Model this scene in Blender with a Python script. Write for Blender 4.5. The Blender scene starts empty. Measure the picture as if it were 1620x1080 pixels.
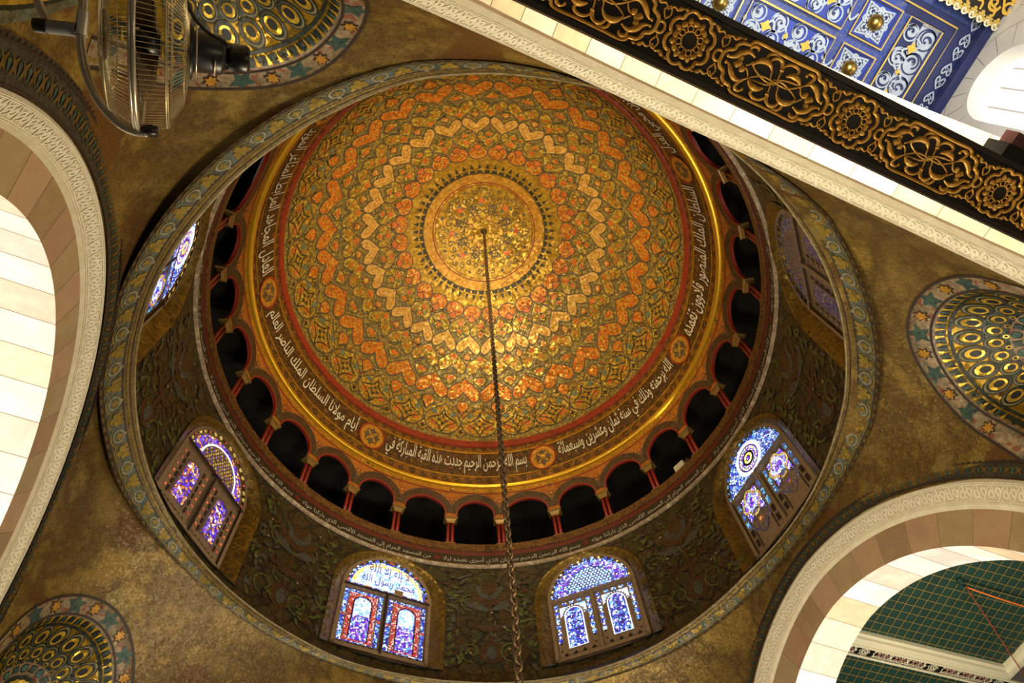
import bpy, math, random
from math import sin, cos, pi, radians, degrees, sqrt, atan2
from mathutils import Vector, Matrix, noise
from mathutils.geometry import tessellate_polygon
SC = bpy.context.scene
COL = SC.collection
random.seed(7)

# ------------------------------------------------------------------ camera, world, exposure, large lights
R_RIGHT = Vector((0.91905771, -0.38965517, -0.05917571))
R_DOWN = Vector((0.32953187, 0.84208928, -0.42695948))
R_FWD = Vector((0.2161982, 0.37290012, 0.90233244))
CAM = Vector((-2.99214, -6.0336, 1.6))
cd = bpy.data.cameras.new('camera')
cd.sensor_width = 36.0
cd.lens = 1091.63 / 1620 * 36.0
cd.clip_end = 200
cam = bpy.data.objects.new('camera', cd)
COL.objects.link(cam)
mw = Matrix.Identity(4)
for i in range(3):
    mw[i][0] = R_RIGHT[i]; mw[i][1] = -R_DOWN[i]; mw[i][2] = -R_FWD[i]; mw[i][3] = CAM[i]
cam.matrix_world = mw
SC.camera = cam

W = bpy.data.worlds.new('world'); SC.world = W; W.use_nodes = True
W.node_tree.nodes['Background'].inputs[0].default_value = (1.0, 0.80, 0.55, 1)
W.node_tree.nodes['Background'].inputs[1].default_value = 0.06
SC.view_settings.view_transform = 'Standard'
SC.view_settings.look = 'None'
SC.view_settings.exposure = 0.0
SC.view_settings.gamma = 1.0
SC.view_settings.use_curve_mapping = False


def light(name, kind, loc, power, color=(1, .85, .6), size=.5, target=None, sizey=None, spot=None):
    l = bpy.data.lights.new(name, kind); l.energy = power; l.color = color
    if kind == 'AREA':
        l.size = size
        if sizey: l.shape = 'RECTANGLE'; l.size_y = sizey
    else:
        l.shadow_soft_size = size
    if spot: l.spot_size = radians(spot); l.spot_blend = .6
    o = bpy.data.objects.new(name, l); COL.objects.link(o); o.location = loc
    if target is not None:
        o.rotation_euler = (Vector(target) - Vector(loc)).to_track_quat('-Z', 'Y').to_euler()
    return o


WARM = (1.0, .82, .52)
GOLDEN = (1.0, .84, .46)
light('chandelier_lamp', 'POINT', (0, 0, 4.6), 1500, WARM, .9)
light('gallery_flood_lamp', 'SPOT', (-2.35, -5.9, 16.75), 3000, GOLDEN, .25, (1.0, 3.0, 22.6), spot=105)
light('gallery_flood_lamp', 'SPOT', (5.9, 1.7, 16.9), 260, GOLDEN, .25, (-2.0, -1.0, 23.2), spot=110)
light('dome_flood_lamp', 'SPOT', (.8, -.6, 5.4), 2200, GOLDEN, .35, (0, 0, 23.0), spot=46)
light('left_arch_uplight', 'AREA', (-8.3, -0.4, 4.6), 440, (1, .95, .87), 1.6, (-8.3, -0.4, 12), 3.0)
light('right_arch_uplight', 'AREA', (6.75, 0.2, 4.2), 520, (1, .95, .88), .5, (6.4, 0.2, 12), 3.6)
light('front_arch_uplight', 'AREA', (0.4, -6.42, 6.62), 260, (1, .88, .62), .3, (0.4, -6.35, 12), 5.0)
light('nave_daylight', 'AREA', (1.2, -9.6, 8.0), 420, (.93, .96, 1.0), 2.0, (2.6, -8.2, 13), 2.0)
light('beam_fill', 'POINT', (1.2, -8.2, 2.0), 95, (1, .88, .52), .25)  # added unseen fill to brighten the carved beam's underside
light('aisle_lamp', 'POINT', (9.6, -1.6, 8.0), 130, (1, .9, .7), .4)

# ------------------------------------------------------------------ materials


def lin(c):
    return tuple((x / 12.92 if x <= .04045 else ((x + .055) / 1.055) ** 2.4) for x in [v / 255 for v in c]) + (1,)


def newmat(name):
    m = bpy.data.materials.new(name); m.use_nodes = True
    nt = m.node_tree
    return m, nt, nt.nodes['Principled BSDF']


def N(nt, t, **kw):
    n = nt.nodes.new(t)
    for k, v in kw.items(): setattr(n, k, v)
    return n


def ramp(nt, cols, src, interp='LINEAR', lo=.3, hi=.7):
    r = N(nt, 'ShaderNodeValToRGB'); e = r.color_ramp; e.interpolation = interp
    n = len(cols)
    while len(e.elements) < n: e.elements.new(.5)
    for i, c in enumerate(cols):
        e.elements[i].position = lo + (hi - lo) * i / max(1, n - 1); e.elements[i].color = lin(c)
    nt.links.new(src, r.inputs[0])
    return r.outputs[0]


def mix(nt, fac, a, b, mode='MIX'):
    m = N(nt, 'ShaderNodeMix', data_type='RGBA', blend_type=mode)
    for s, v in ((0, fac), (6, a), (7, b)):
        if hasattr(v, 'is_linked') or hasattr(v, 'links'): nt.links.new(v, m.inputs[s])
        else: m.inputs[s].default_value = v
    return m.outputs[2]


def mosaic(name, cols, scale=3, tess=16, metal=.3, rough=.42, tilt=.35, var=.35, line=None, fleck=None, stretch=None):
    """glass and gold tesserae: blotchy colour, a tone per tessera, every tessera tipped a little"""
    m, nt, b = newmat(name); L = nt.links.new
    tc = N(nt, 'ShaderNodeTexCoord').outputs['Object']
    if stretch:
        mp = N(nt, 'ShaderNodeMapping'); mp.inputs['Scale'].default_value = stretch; L(tc, mp.inputs[0]); tc = mp.outputs[0]
    n = N(nt, 'ShaderNodeTexNoise'); n.inputs['Scale'].default_value = scale; n.inputs['Detail'].default_value = 6
    n.inputs['Roughness'].default_value = .65
    L(tc, n.inputs['Vector'])
    col = ramp(nt, cols, n.outputs[0], lo=.32, hi=.68)
    v = N(nt, 'ShaderNodeTexVoronoi'); v.inputs['Scale'].default_value = tess; L(tc, v.inputs['Vector'])
    sep = N(nt, 'ShaderNodeSeparateColor'); L(v.outputs['Color'], sep.inputs[0])
    mr = N(nt, 'ShaderNodeMapRange'); mr.inputs[3].default_value = 1 - var; mr.inputs[4].default_value = 1 + var; L(sep.outputs[0], mr.inputs[0])
    col = mix(nt, 1.0, col, mr.outputs[0], 'MULTIPLY')
    if fleck:
        for fs, amt, fcol in fleck:
            f = N(nt, 'ShaderNodeTexNoise'); f.inputs['Scale'].default_value = fs; f.inputs['Detail'].default_value = 3
            mp = N(nt, 'ShaderNodeMapping'); mp.inputs['Location'].default_value = (fcol[0] * .1, fcol[1] * .07, fs); L(tc, mp.inputs[0]); L(mp.outputs[0], f.inputs['Vector'])
            g = N(nt, 'ShaderNodeMapRange'); g.inputs[1].default_value = 1 - amt - .02; g.inputs[2].default_value = 1 - amt + .02; L(f.outputs[0], g.inputs[0])
            col = mix(nt, g.outputs[0], col, lin(fcol))
    if line:
        for ls, lw, lc in line:
            e = N(nt, 'ShaderNodeTexVoronoi', feature='DISTANCE_TO_EDGE'); e.inputs['Scale'].default_value = ls
            w = N(nt, 'ShaderNodeTexNoise'); w.inputs['Scale'].default_value = ls * .8
            L(tc, w.inputs['Vector'])
            wv = N(nt, 'ShaderNodeVectorMath', operation='MULTIPLY_ADD'); wv.inputs[1].default_value = (.5 / ls * 2,) * 3
            L(w.outputs['Color'], wv.inputs[0]); L(tc, wv.inputs[2]); L(wv.outputs[0], e.inputs['Vector'])
            g = N(nt, 'ShaderNodeMapRange'); g.inputs[1].default_value = lw; g.inputs[2].default_value = lw * 1.5
            g.inputs[3].default_value = 1; g.inputs[4].default_value = 0; L(e.outputs['Distance'], g.inputs[0])
            col = mix(nt, g.outputs[0], col, lin(lc))
    L(col, b.inputs['Base Color'])
    b.inputs['Metallic'].default_value = metal; b.inputs['Roughness'].default_value = rough
    if tilt:
        ge = N(nt, 'ShaderNodeNewGeometry')
        s = N(nt, 'ShaderNodeVectorMath', operation='SUBTRACT'); L(v.outputs['Color'], s.inputs[0]); s.inputs[1].default_value = (.5, .5, .5)
        k = N(nt, 'ShaderNodeVectorMath', operation='MULTIPLY_ADD'); L(s.outputs[0], k.inputs[0]); k.inputs[1].default_value = (tilt,) * 3; L(ge.outputs['Normal'], k.inputs[2])
        nn = N(nt, 'ShaderNodeVectorMath', operation='NORMALIZE'); L(k.outputs[0], nn.inputs[0]); L(nn.outputs[0], b.inputs['Normal'])
    return m


def plain(name, c, rough=.5, metal=0, noisy=None, nscale=4, bump=0, bscale=30, spec=.5):
    m, nt, b = newmat(name); L = nt.links.new
    b.inputs['Base Color'].default_value = lin(c); b.inputs['Roughness'].default_value = rough; b.inputs['Metallic'].default_value = metal
    b.inputs['Specular IOR Level'].default_value = spec
    tc = N(nt, 'ShaderNodeTexCoord').outputs['Object']
    if noisy:
        n = N(nt, 'ShaderNodeTexNoise'); n.inputs['Scale'].default_value = nscale; n.inputs['Detail'].default_value = 8; n.inputs['Roughness'].default_value = .6
        L(tc, n.inputs['Vector']); L(ramp(nt, [c] + list(noisy), n.outputs[0]), b.inputs['Base Color'])
    if bump:
        n = N(nt, 'ShaderNodeTexNoise'); n.inputs['Scale'].default_value = bscale; n.inputs['Detail'].default_value = 4; L(tc, n.inputs['Vector'])
        bp = N(nt, 'ShaderNodeBump'); bp.inputs['Strength'].default_value = bump; bp.inputs['Distance'].default_value = .02
        L(n.outputs[0], bp.inputs['Height']); L(bp.outputs[0], b.inputs['Normal'])
    return m


def glass(name, cols, scale, strength, lead=.06, leadcol=(20, 15, 25), interp='CONSTANT', grad=None):
    """daylit stained glass: coloured cells held in dark plaster lines"""
    m, nt, b = newmat(name); L = nt.links.new
    tc = N(nt, 'ShaderNodeTexCoord').outputs['Object']
    v = N(nt, 'ShaderNodeTexVoronoi'); v.inputs['Scale'].default_value = scale; L(tc, v.inputs['Vector'])
    sep = N(nt, 'ShaderNodeSeparateColor'); L(v.outputs['Color'], sep.inputs[0])
    col = ramp(nt, cols, sep.outputs[0], interp, 0, 1 - 1 / len(cols) if interp == 'CONSTANT' else 1)
    e = N(nt, 'ShaderNodeTexVoronoi', feature='DISTANCE_TO_EDGE'); e.inputs['Scale'].default_value = scale; L(tc, e.inputs['Vector'])
    g = N(nt, 'ShaderNodeMapRange'); g.inputs[1].default_value = lead; g.inputs[2].default_value = lead * 1.6
    g.inputs[3].default_value = 1; g.inputs[4].default_value = 0; L(e.outputs['Distance'], g.inputs[0])
    col = mix(nt, g.outputs[0], col, lin(leadcol))
    b.inputs['Base Color'].default_value = (.03, .03, .05, 1); b.inputs['Roughness'].default_value = .25
    L(col, b.inputs['Emission Color']); b.inputs['Emission Strength'].default_value = strength
    return m


DK = (38, 28, 14)
M = {}
# dome
GF = [(11, .44, (196, 160, 60)), (13, .36, (96, 104, 74))]
M['d_base'] = mosaic('olive gold arabesque mosaic', [(112, 96, 44), (152, 122, 48), (172, 138, 52), (128, 118, 66)], 2.4, 12, .4, .38, .32, .4, line=[(3.6, .035, (84, 74, 54))], fleck=[(6, .40, (180, 98, 36)), (12, .40, (204, 168, 66)), (10, .36, (100, 106, 82))])
M['d_line'] = mosaic('grey brown outline mosaic', [(74, 62, 44), (92, 80, 60)], 3, 14, .1, .5, .2, .3)
M['d_orange'] = mosaic('orange heart mosaic', [(188, 98, 32), (204, 112, 38), (192, 104, 38)], 2, 13, .42, .35, .36, .34, fleck=[(12, .45, (206, 164, 62)), (9, .38, (210, 112, 38)), (15, .38, (104, 92, 50))])
M['d_peach'] = mosaic('peach heart mosaic', [(206, 152, 82), (220, 168, 94), (208, 156, 70)], 2, 12, .38, .38, .3, .22, fleck=[(11, .44, (190, 134, 48)), (14, .42, (216, 180, 78)), (15, .36, (128, 106, 60))])
M['d_olive'] = mosaic('olive heart mosaic', [(146, 124, 46), (176, 142, 52), (156, 120, 46)], 3, 12, .45, .35, .35, .35, fleck=[(11, .43, (190, 116, 44)), (13, .42, (98, 102, 70)), (10, .42, (214, 184, 74)), (15, .36, (70, 66, 44))])
M['d_teal'] = mosaic('grey gold ground mosaic', [(112, 100, 58), (136, 118, 60), (120, 98, 50)], 3, 12, .3, .42, .28, .3, line=[(6, .03, (86, 78, 60))], fleck=[(12, .42, (188, 152, 60)), (9, .36, (172, 100, 44))])
M['d_gold'] = mosaic('bright gold mosaic', [(164, 124, 38), (188, 144, 46), (172, 130, 38)], 3, 12, .55, .34, .36, .25)
M['d_ring'] = mosaic('ochre gold ring', [(180, 128, 42), (198, 142, 48), (184, 124, 42)], 3, 12, .45, .38, .28, .18)
M['d_red'] = mosaic('dark red painted ring', [(128, 40, 18), (140, 46, 20), (112, 34, 16)], 3, 14, .05, .5, .15, .15)
M['d_blush'] = mosaic('flower mosaic', [(188, 88, 32), (204, 116, 50)], 5, 14, .25, .4, .3, .25)
M['d_green'] = mosaic('blue green leaf mosaic', [(84, 98, 78), (104, 116, 90)], 5, 14, .1, .4, .3, .3)
M['d_dark'] = mosaic('dark green motif mosaic', [(44, 40, 26), (62, 54, 34)], 5, 14, .1, .45, .25, .3)
M['text'] = plain('white inscription enamel', (205, 195, 170), .55)
M['text_dim'] = plain('dim inscription enamel', (160, 155, 135), .6)
M['band'] = mosaic('dark inscription ground', [(58, 34, 12), (74, 46, 16), (60, 48, 24)], 4, 12, .1, .5, .25, .3, fleck=[(8, .38, (120, 78, 26))])
M['scroll'] = mosaic('brown scroll border', [(112, 72, 24), (136, 90, 30)], 4, 14, .3, .4, .3, .25)
M['cornice'] = plain('gilded cornice', (214, 160, 36), .28, .75)
M['frieze'] = mosaic('orange painted frieze', [(150, 82, 22), (170, 100, 28), (140, 72, 22)], 2, 12, .15, .45, .15, .18, fleck=[(7, .34, (90, 90, 40))])
M['frieze_gold'] = mosaic('gold frieze strip', [(160, 110, 26), (176, 126, 34)], 2, 12, .35, .4, .2, .15, fleck=[(7, .37, (90, 90, 40))])
M['arch_band'] = mosaic('brown archivolt', [(58, 36, 16), (80, 54, 24)], 6, 16, .05, .5, .15, .25)
M['arch_red'] = plain('red arch edge', (134, 36, 22), .5)
M['col_red'] = plain('red marble shaft', (150, 46, 36), .35, 0, [(110, 30, 24)], 12)
M['capital'] = plain('gilded capital', (150, 118, 62), .4, .4, [(110, 84, 40)], 20)
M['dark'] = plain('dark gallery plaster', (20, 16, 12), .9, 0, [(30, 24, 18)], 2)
M['parapet'] = mosaic('brown parapet strip', [(92, 56, 20), (112, 74, 30)], 3, 14, .1, .5, .15, .25, line=[(7, .04, (50, 34, 16))])
M['maroon'] = plain('maroon painted strip', (88, 26, 12), .5)
M['ledge'] = plain('worn stone ledge', (190, 165, 130), .8, 0, [(130, 108, 80), (205, 185, 155)], 5)
M['black_band'] = mosaic('black inscription strip', [(30, 22, 16), (44, 30, 20)], 3, 14, .05, .5, .15, .2)
# drum
M['drum'] = mosaic('dark green vine mosaic', [(26, 24, 12), (52, 42, 18), (40, 44, 24), (66, 46, 20), (34, 32, 18)], 1.6, 22, .1, .45, .3, .4, line=[(2.2, .05, (20, 18, 12))], fleck=[(9, .36, (72, 74, 34))])
M['drum_leaf'] = mosaic('green leaf mosaic', [(52, 62, 26), (78, 84, 36), (44, 52, 30)], 5, 22, .1, .45, .3, .4)
M['drum_brown'] = mosaic('brown acanthus mosaic', [(66, 42, 20), (54, 34, 16)], 5, 22, .1, .45, .3, .3)
M['drum_blue'] = mosaic('slate blue mosaic', [(52, 56, 50), (70, 72, 62)], 5, 22, .1, .45, .3, .3)
M['reveal'] = mosaic('gold window reveal', [(96, 74, 22), (120, 92, 28), (84, 62, 20)], 2, 16, .45, .38, .35, .3)
M['win_frame'] = plain('stone window lattice', (122, 98, 66), .8, 0, [(144, 118, 84)], 9)
M['win_dark'] = plain('dark window bar', (40, 24, 14), .7)
WH = (235, 240, 255)
M['g_blue'] = glass('blue white glass', [(40, 50, 170), (90, 150, 235), WH, (60, 70, 200), (150, 200, 245), (30, 30, 120)], 22, 1.95)
M['g_purple'] = glass('purple white glass', [(80, 30, 190), (150, 110, 235), WH, (100, 160, 240), (120, 50, 200), (210, 190, 250)], 20, 1.95)
M['g_violet'] = glass('violet orange glass', [(70, 30, 190), (110, 60, 220), (220, 120, 60), (150, 110, 235), (235, 190, 140), (60, 20, 150)], 15, 1.56)
M['g_red'] = glass('red glass', [(200, 60, 40), (215, 80, 60), (240, 200, 190), (190, 50, 35)], 26, 1.43)
M['g_yellow'] = glass('pale yellow glass', [(250, 215, 120), (245, 200, 90), (250, 235, 180)], 14, 2.08, .02)
M['g_white'] = glass('white blue glass', [WH, (190, 220, 250), (235, 235, 250), (130, 180, 245)], 18, 2.08, .03)
M['g_indigo'] = glass('indigo script glass', [(96, 50, 190), (110, 70, 210), (70, 50, 180)], 20, 1.30)
M['g_cyan'] = glass('cyan glass', [(60, 110, 170), (110, 190, 220), (40, 70, 150)], 20, 1.43)
M['g_dull'] = glass('unlit violet glass', [(84, 66, 84), (110, 90, 80), (70, 60, 100), (130, 110, 80), (60, 54, 90)], 20, 0.59)
M['g_gold'] = glass('amber glass', [(215, 170, 70), (235, 200, 110)], 20, 1.30)
M['g_orange'] = glass('orange red glass', [(215, 80, 50), (225, 110, 60)], 20, 1.30)
M['g_dot'] = glass('clear dot glass', [WH, (225, 235, 250)], 8, 2.21, .0)
# pendentives
M['pend'] = mosaic('ochre gold plaster', [(104, 82, 40), (124, 100, 48), (92, 70, 32), (138, 112, 50), (110, 84, 38)], .55, 34, .32, .42, .3, .22, fleck=[(.8, .40, (96, 66, 30)), (1.3, .36, (124, 106, 56))])
M['pend_line'] = plain('dark brown outline', (44, 30, 18), .6)
M['ring'] = mosaic('blue grey cornice paint', [(62, 76, 74), (88, 94, 84), (84, 80, 54), (58, 66, 60)], 2.5, 24, .12, .5, .25, .3)
M['ring_brown'] = mosaic('brown gold cornice edge', [(92, 76, 44), (112, 92, 50), (80, 66, 40)], 2.5, 24, .3, .45, .3, .3)
M['ring_gold'] = mosaic('gold leaf motif', [(126, 104, 40), (152, 126, 52)], 4, 20, .35, .42, .3, .25)
M['ring_grey'] = mosaic('grey palmette', [(112, 108, 88), (136, 128, 100), (96, 90, 66)], 4, 20, .1, .5, .25, .25)
M['ring_lip'] = plain('pale cornice lip', (176, 160, 120), .6, 0, [(120, 104, 72)], 8)
M['arch_dark'] = mosaic('dark arch border', [(40, 40, 34), (56, 54, 42), (34, 34, 32)], 3, 24, .1, .5, .25, .3)
M['arch_zig'] = mosaic('ochre leaf border', [(82, 64, 30), (102, 80, 36)], 4, 20, .25, .45, .3, .25)
M['carve'] = plain('carved limestone', (206, 196, 168), .6, 0, [(188, 176, 146)], 6, .25, 60)
M['carve_hi'] = plain('carved limestone relief', (222, 214, 190), .55, 0, [(204, 194, 166)], 8)
VC = [(222, 206, 166), (230, 218, 190), (226, 194, 166), (236, 230, 216), (224, 198, 162), (214, 180, 150), (230, 204, 184), (226, 208, 196)]
for i, c in enumerate(VC):
    c2 = tuple(max(0, x - 22) for x in c)
    M['v%d' % i] = plain('veined marble %s' % 'abcdefgh'[i], c, .38, 0, [c2, c], 1.7)
    c = tuple(int(x * .80) for x in (VC[i]))
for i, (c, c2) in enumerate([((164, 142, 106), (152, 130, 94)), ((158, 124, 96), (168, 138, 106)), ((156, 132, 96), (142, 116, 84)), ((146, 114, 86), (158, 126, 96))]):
    M['f%d' % i] = plain('shaded arch marble %s' % 'abcd'[i], c, .42, 0, [c2, c], 2.2)  # arch face marble, darkened to brown to carry the shade of the recess
M['joint'] = plain('marble joint', (130, 108, 84), .8)
# niches
M['n_border'] = mosaic('pink grey flower border', [(140, 120, 86), (120, 104, 78), (150, 128, 96)], 3, 22, .1, .5, .25, .25, fleck=[(9, .40, (120, 70, 50)), (7, .34, (96, 92, 78))])
M['n_leaf'] = mosaic('green vine leaf', [(38, 72, 52), (46, 62, 60), (60, 88, 54)], 5, 22, .05, .5, .25, .3)
M['n_flower'] = mosaic('amber flower', [(160, 112, 34), (180, 130, 44)], 5, 22, .3, .45, .3, .2)
M['n_gold'] = mosaic('deep gold conch', [(128, 98, 22), (156, 122, 30), (110, 82, 20)], 2, 16, .6, .32, .4, .3)
M['n_black'] = mosaic('black green outline', [(18, 26, 18), (28, 36, 26)], 5, 20, .05, .45, .25, .3)
M['n_eye'] = mosaic('bright gold eye', [(190, 150, 40), (206, 170, 60)], 4, 14, .6, .3, .4, .2)
M['n_pale'] = mosaic('pale grey ring', [(122, 114, 76), (102, 96, 66)], 4, 18, .1, .5, .25, .2)
M['n_pupil'] = plain('black pupil enamel', (12, 13, 12), .5)
M['n_jewel'] = mosaic('blue green jewel', [(50, 84, 88), (62, 100, 84)], 5, 18, .05, .35, .2, .2)
# woods and metals
M['wood'] = plain('dark stained wood', (18, 10, 6), .5, 0, [(34, 18, 10)], 3)
M['gild'] = plain('aged gilded carving', (238, 184, 80), .34, .25, [(204, 144, 54), (246, 200, 100)], 14)
M['blue'] = mosaic('ultramarine painted wood', [(34, 52, 134), (42, 62, 150), (30, 44, 112)], 2, 30, 0, .5, 0, .12)
M['blue_rib'] = mosaic('blue rib with faint tracery', [(44, 62, 134), (58, 74, 136)], 2, 30, 0, .5, 0, .1, line=[(9, .035, (84, 86, 108))])
M['navy'] = plain('navy border', (22, 28, 66), .5, 0, [(30, 38, 84)], 3)
M['silver'] = plain('silver grey scrollwork', (176, 184, 190), .5, 0, [(158, 166, 172)], 5)
M['yellow_leaf'] = plain('yellow gilt star', (226, 184, 70), .45, .3, [(200, 150, 50)], 20)
M['gold_line'] = plain('gilt fillet', (206, 172, 82), .4, .5)
M['boss'] = plain('brass boss', (186, 150, 70), .25, .9)
M['stone'] = plain('white ashlar', (206, 196, 180), .7, 0, [(192, 182, 164)], 2)
M['sky_glass'] = glass('bright daylight pane', [(240, 246, 255), (255, 255, 255)], 2, 2.6, 0)
M['black'] = plain('black plastic', (14, 13, 13), .35)
M['maroon_box'] = plain('maroon box', (70, 34, 34), .6)
M['green'] = plain('dark green ceiling', (26, 58, 44), .5, 0, [(22, 46, 38)], 2)
M['cream'] = plain('cream moulding', (206, 196, 160), .55)
M['lattice'] = plain('gilt lattice bar', (146, 124, 62), .45, .3)
M['rust'] = plain('dusty pink knotwork', (150, 104, 84), .6)
M['steel'] = plain('polished steel', (196, 186, 168), .3, .6)
M['wire'] = plain('chrome wire', (206, 190, 150), .35, .6)
M['alu'] = plain('grey aluminium tube', (150, 152, 158), .4, .6)
M['blade'] = plain('translucent brown blade', (70, 52, 34), .4)
M['iron'] = plain('dark iron chain', (92, 70, 44), .5, .4)
M['orange_cord'] = plain('orange rope', (226, 110, 40), .6)
M['red_cord'] = plain('red brown rope', (140, 58, 30), .6)
M['white_box'] = plain('grey lamp housing', (190, 184, 160), .5)

# ------------------------------------------------------------------ mesh toolkit


class MB:
    def __init__(s):
        s.v = []; s.f = []; s.mi = []; s.mats = []; s.smooth = []

    def m(s, key):
        if key not in s.mats: s.mats.append(key)
        return s.mats.index(key)

    def face(s, idx, key, sm=False):
        s.f.append(idx); s.mi.append(s.m(key)); s.smooth.append(sm)

    def grid(s, P, key, skip=None, sm=False, closed=False):
        """P: list of rows of points; key a material or f(i,j)"""
        base = len(s.v); n = len(P[0])
        for r in P: s.v.extend(tuple(p) for p in r)
        for i in range(len(P) - 1):
            for j in range(n if closed else n - 1):
                if skip and skip(i, j): continue
                j2 = (j + 1) % n
                s.face((base + i * n + j, base + i * n + j2, base + (i + 1) * n + j2, base + (i + 1) * n + j), key(i, j) if callable(key) else key, sm)

    def blob(s, mp, pts, key, h=.02, c=None, rings=3):
        """filled shape draped on the surface mp(u,v,h), star-shaped about c"""
        n = len(pts)
        if c is None: c = (sum(p[0] for p in pts) / n, sum(p[1] for p in pts) / n)
        b = len(s.v)
        s.v.append(tuple(mp(c[0], c[1], h)))
        for k in range(1, rings + 1):
            t = k / rings
            for p in pts: s.v.append(tuple(mp(c[0] + (p[0] - c[0]) * t, c[1] + (p[1] - c[1]) * t, h)))
        for j in range(n):
            s.face((b, b + 1 + j, b + 1 + (j + 1) % n), key)
            for k in range(rings - 1):
                o = b + 1 + k * n
                s.face((o + j, o + n + j, o + n + (j + 1) % n, o + (j + 1) % n), key)

    def poly(s, mp, pts, key, h=.02):
        b = len(s.v)
        s.v.extend(tuple(mp(p[0], p[1], h)) for p in pts)
        for t in tessellate_polygon([[Vector((p[0], p[1], 0)) for p in pts]]): s.face(tuple(b + i for i in t), key)

    def ribbon(s, mp, pts, w, key, h=.02, closed=False, sx=1.0, taper=False):
        """flat stroke of half width w along pts; sx = length of one u unit relative to one v unit"""
        n = len(pts); b = len(s.v)
        for i, p in enumerate(pts):
            a = pts[(i - 1) % n] if closed or i > 0 else p
            c = pts[(i + 1) % n] if closed or i < n - 1 else p
            dx, dy = (c[0] - a[0]) * sx, c[1] - a[1]
            l = math.hypot(dx, dy) or 1
            ww = w * (1 if not taper else max(.12, sin(pi * (i + .5) / n) if taper == 2 else 1 - i / n))
            nx, ny = -dy / l * ww / sx, dx / l * ww
            s.v.append(tuple(mp(p[0] + nx, p[1] + ny, h))); s.v.append(tuple(mp(p[0] - nx, p[1] - ny, h)))
        for i in range(n if closed else n - 1):
            j = (i + 1) % n
            s.face((b + 2 * i, b + 2 * j, b + 2 * j + 1, b + 2 * i + 1), key)

    def tube(s, pts, r, key, seg=8, closed=False, cap=True):
        pts = [Vector(p) for p in pts]; n = len(pts); b = len(s.v)
        up = None
        for i, p in enumerate(pts):
            a = pts[(i - 1) % n] if closed or i > 0 else p
            c = pts[(i + 1) % n] if closed or i < n - 1 else p
            t = (c - a).normalized()
            if up is None: up = t.orthogonal().normalized()
            up = (up - t * up.dot(t)); up = up.normalized() if up.length > 1e-6 else t.orthogonal().normalized()
            q = t.cross(up); rr = r(i / (n - 1)) if callable(r) else r
            for k in range(seg):
                an = 2 * pi * k / seg
                s.v.append(tuple(p + (up * cos(an) + q * sin(an)) * rr))
        for i in range(n if closed else n - 1):
            j = (i + 1) % n
            for k in range(seg):
                k2 = (k + 1) % seg
                s.face((b + i * seg + k, b + i * seg + k2, b + j * seg + k2, b + j * seg + k), key, True)
        if cap and not closed:
            s.face(tuple(b + k for k in range(seg)), key); s.face(tuple(b + (n - 1) * seg + k for k in range(seg)), key)

    def box(s, lo, hi, key):
        b = len(s.v)
        for x in (lo[0], hi[0]):
            for y in (lo[1], hi[1]):
                for z in (lo[2], hi[2]): s.v.append((x, y, z))
        for f in ((0, 1, 3, 2), (4, 6, 7, 5), (0, 4, 5, 1), (2, 3, 7, 6), (0, 2, 6, 4), (1, 5, 7, 3)): s.face(tuple(b + i for i in f), key)

    def lathe(s, prof, key, seg=24, fr=None, closed=True):
        """prof: (r,z) list about the local axis of frame fr (a Matrix)"""
        fr = fr or Matrix.Identity(4)
        P = [[fr @ Vector((r * cos(2 * pi * k / seg), r * sin(2 * pi * k / seg), z)) for k in range(seg)] for r, z in prof]
        s.grid(P, key, sm=True, closed=True)

    def build(s, name, parent=None, label=None, cat=None, group=None, kind=None, loc=None):
        me = bpy.data.meshes.new(name)
        me.from_pydata(s.v, [], s.f)
        for k in s.mats: me.materials.append(M[k])
        me.polygons.foreach_set('material_index', s.mi)
        me.polygons.foreach_set('use_smooth', s.smooth)
        me.update()
        o = bpy.data.objects.new(name, me); COL.objects.link(o)
        if parent is not None: o.parent = parent
        if loc is not None: o.location = loc
        return tag(o, label, cat, group, kind)


def tag(o, label=None, cat=None, group=None, kind=None):
    for k, v in (('label', label), ('category', cat), ('group', group), ('kind', kind)):
        if v: o[k] = v
    return o


def empty(name, loc=(0, 0, 0), label=None, cat=None, group=None, kind=None):
    o = bpy.data.objects.new(name, None); COL.objects.link(o); o.location = loc; o.empty_display_size = .2
    return tag(o, label, cat, group, kind)


def copy_tree(o, parent=None):
    c = o.copy(); COL.objects.link(c)
    if parent is not None: c.parent = parent
    for ch in o.children: copy_tree(ch, c)
    return c


def bez(segs, n=8):
    """segs: start point then (c1,c2,end) triples -> polyline"""
    out = [segs[0]]; p0 = segs[0]
    for c1, c2, p1 in segs[1:]:
        for i in range(1, n + 1):
            t = i / n; u = 1 - t
            out.append(tuple(u ** 3 * p0[k] + 3 * u * u * t * c1[k] + 3 * u * t * t * c2[k] + t ** 3 * p1[k] for k in (0, 1)))
        p0 = p1
    return out


def crom(P, n=6, closed=False):
    out = []; L = len(P)
    for i in range(L if closed else L - 1):
        g = lambda k: P[k % L] if closed else P[max(0, min(L - 1, k))]
        a, b, c, d = g(i - 1), g(i), g(i + 1), g(i + 2)
        for j in range(n):
            t = j / n
            out.append(tuple(.5 * (2 * b[k] + (c[k] - a[k]) * t + (2 * a[k] - 5 * b[k] + 4 * c[k] - d[k]) * t * t + (3 * b[k] - a[k] - 3 * c[k] + d[k]) * t ** 3) for k in range(len(b))))
    if not closed: out.append(P[-1])
    return out


def circle(cx, cy, rx, ry=None, n=20, a0=0, a1=2 * pi):
    ry = ry or rx
    return [(cx + rx * cos(a0 + (a1 - a0) * i / n), cy + ry * sin(a0 + (a1 - a0) * i / n)) for i in range(n if abs(a1 - a0) > 6.28 else n + 1)]


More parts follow.
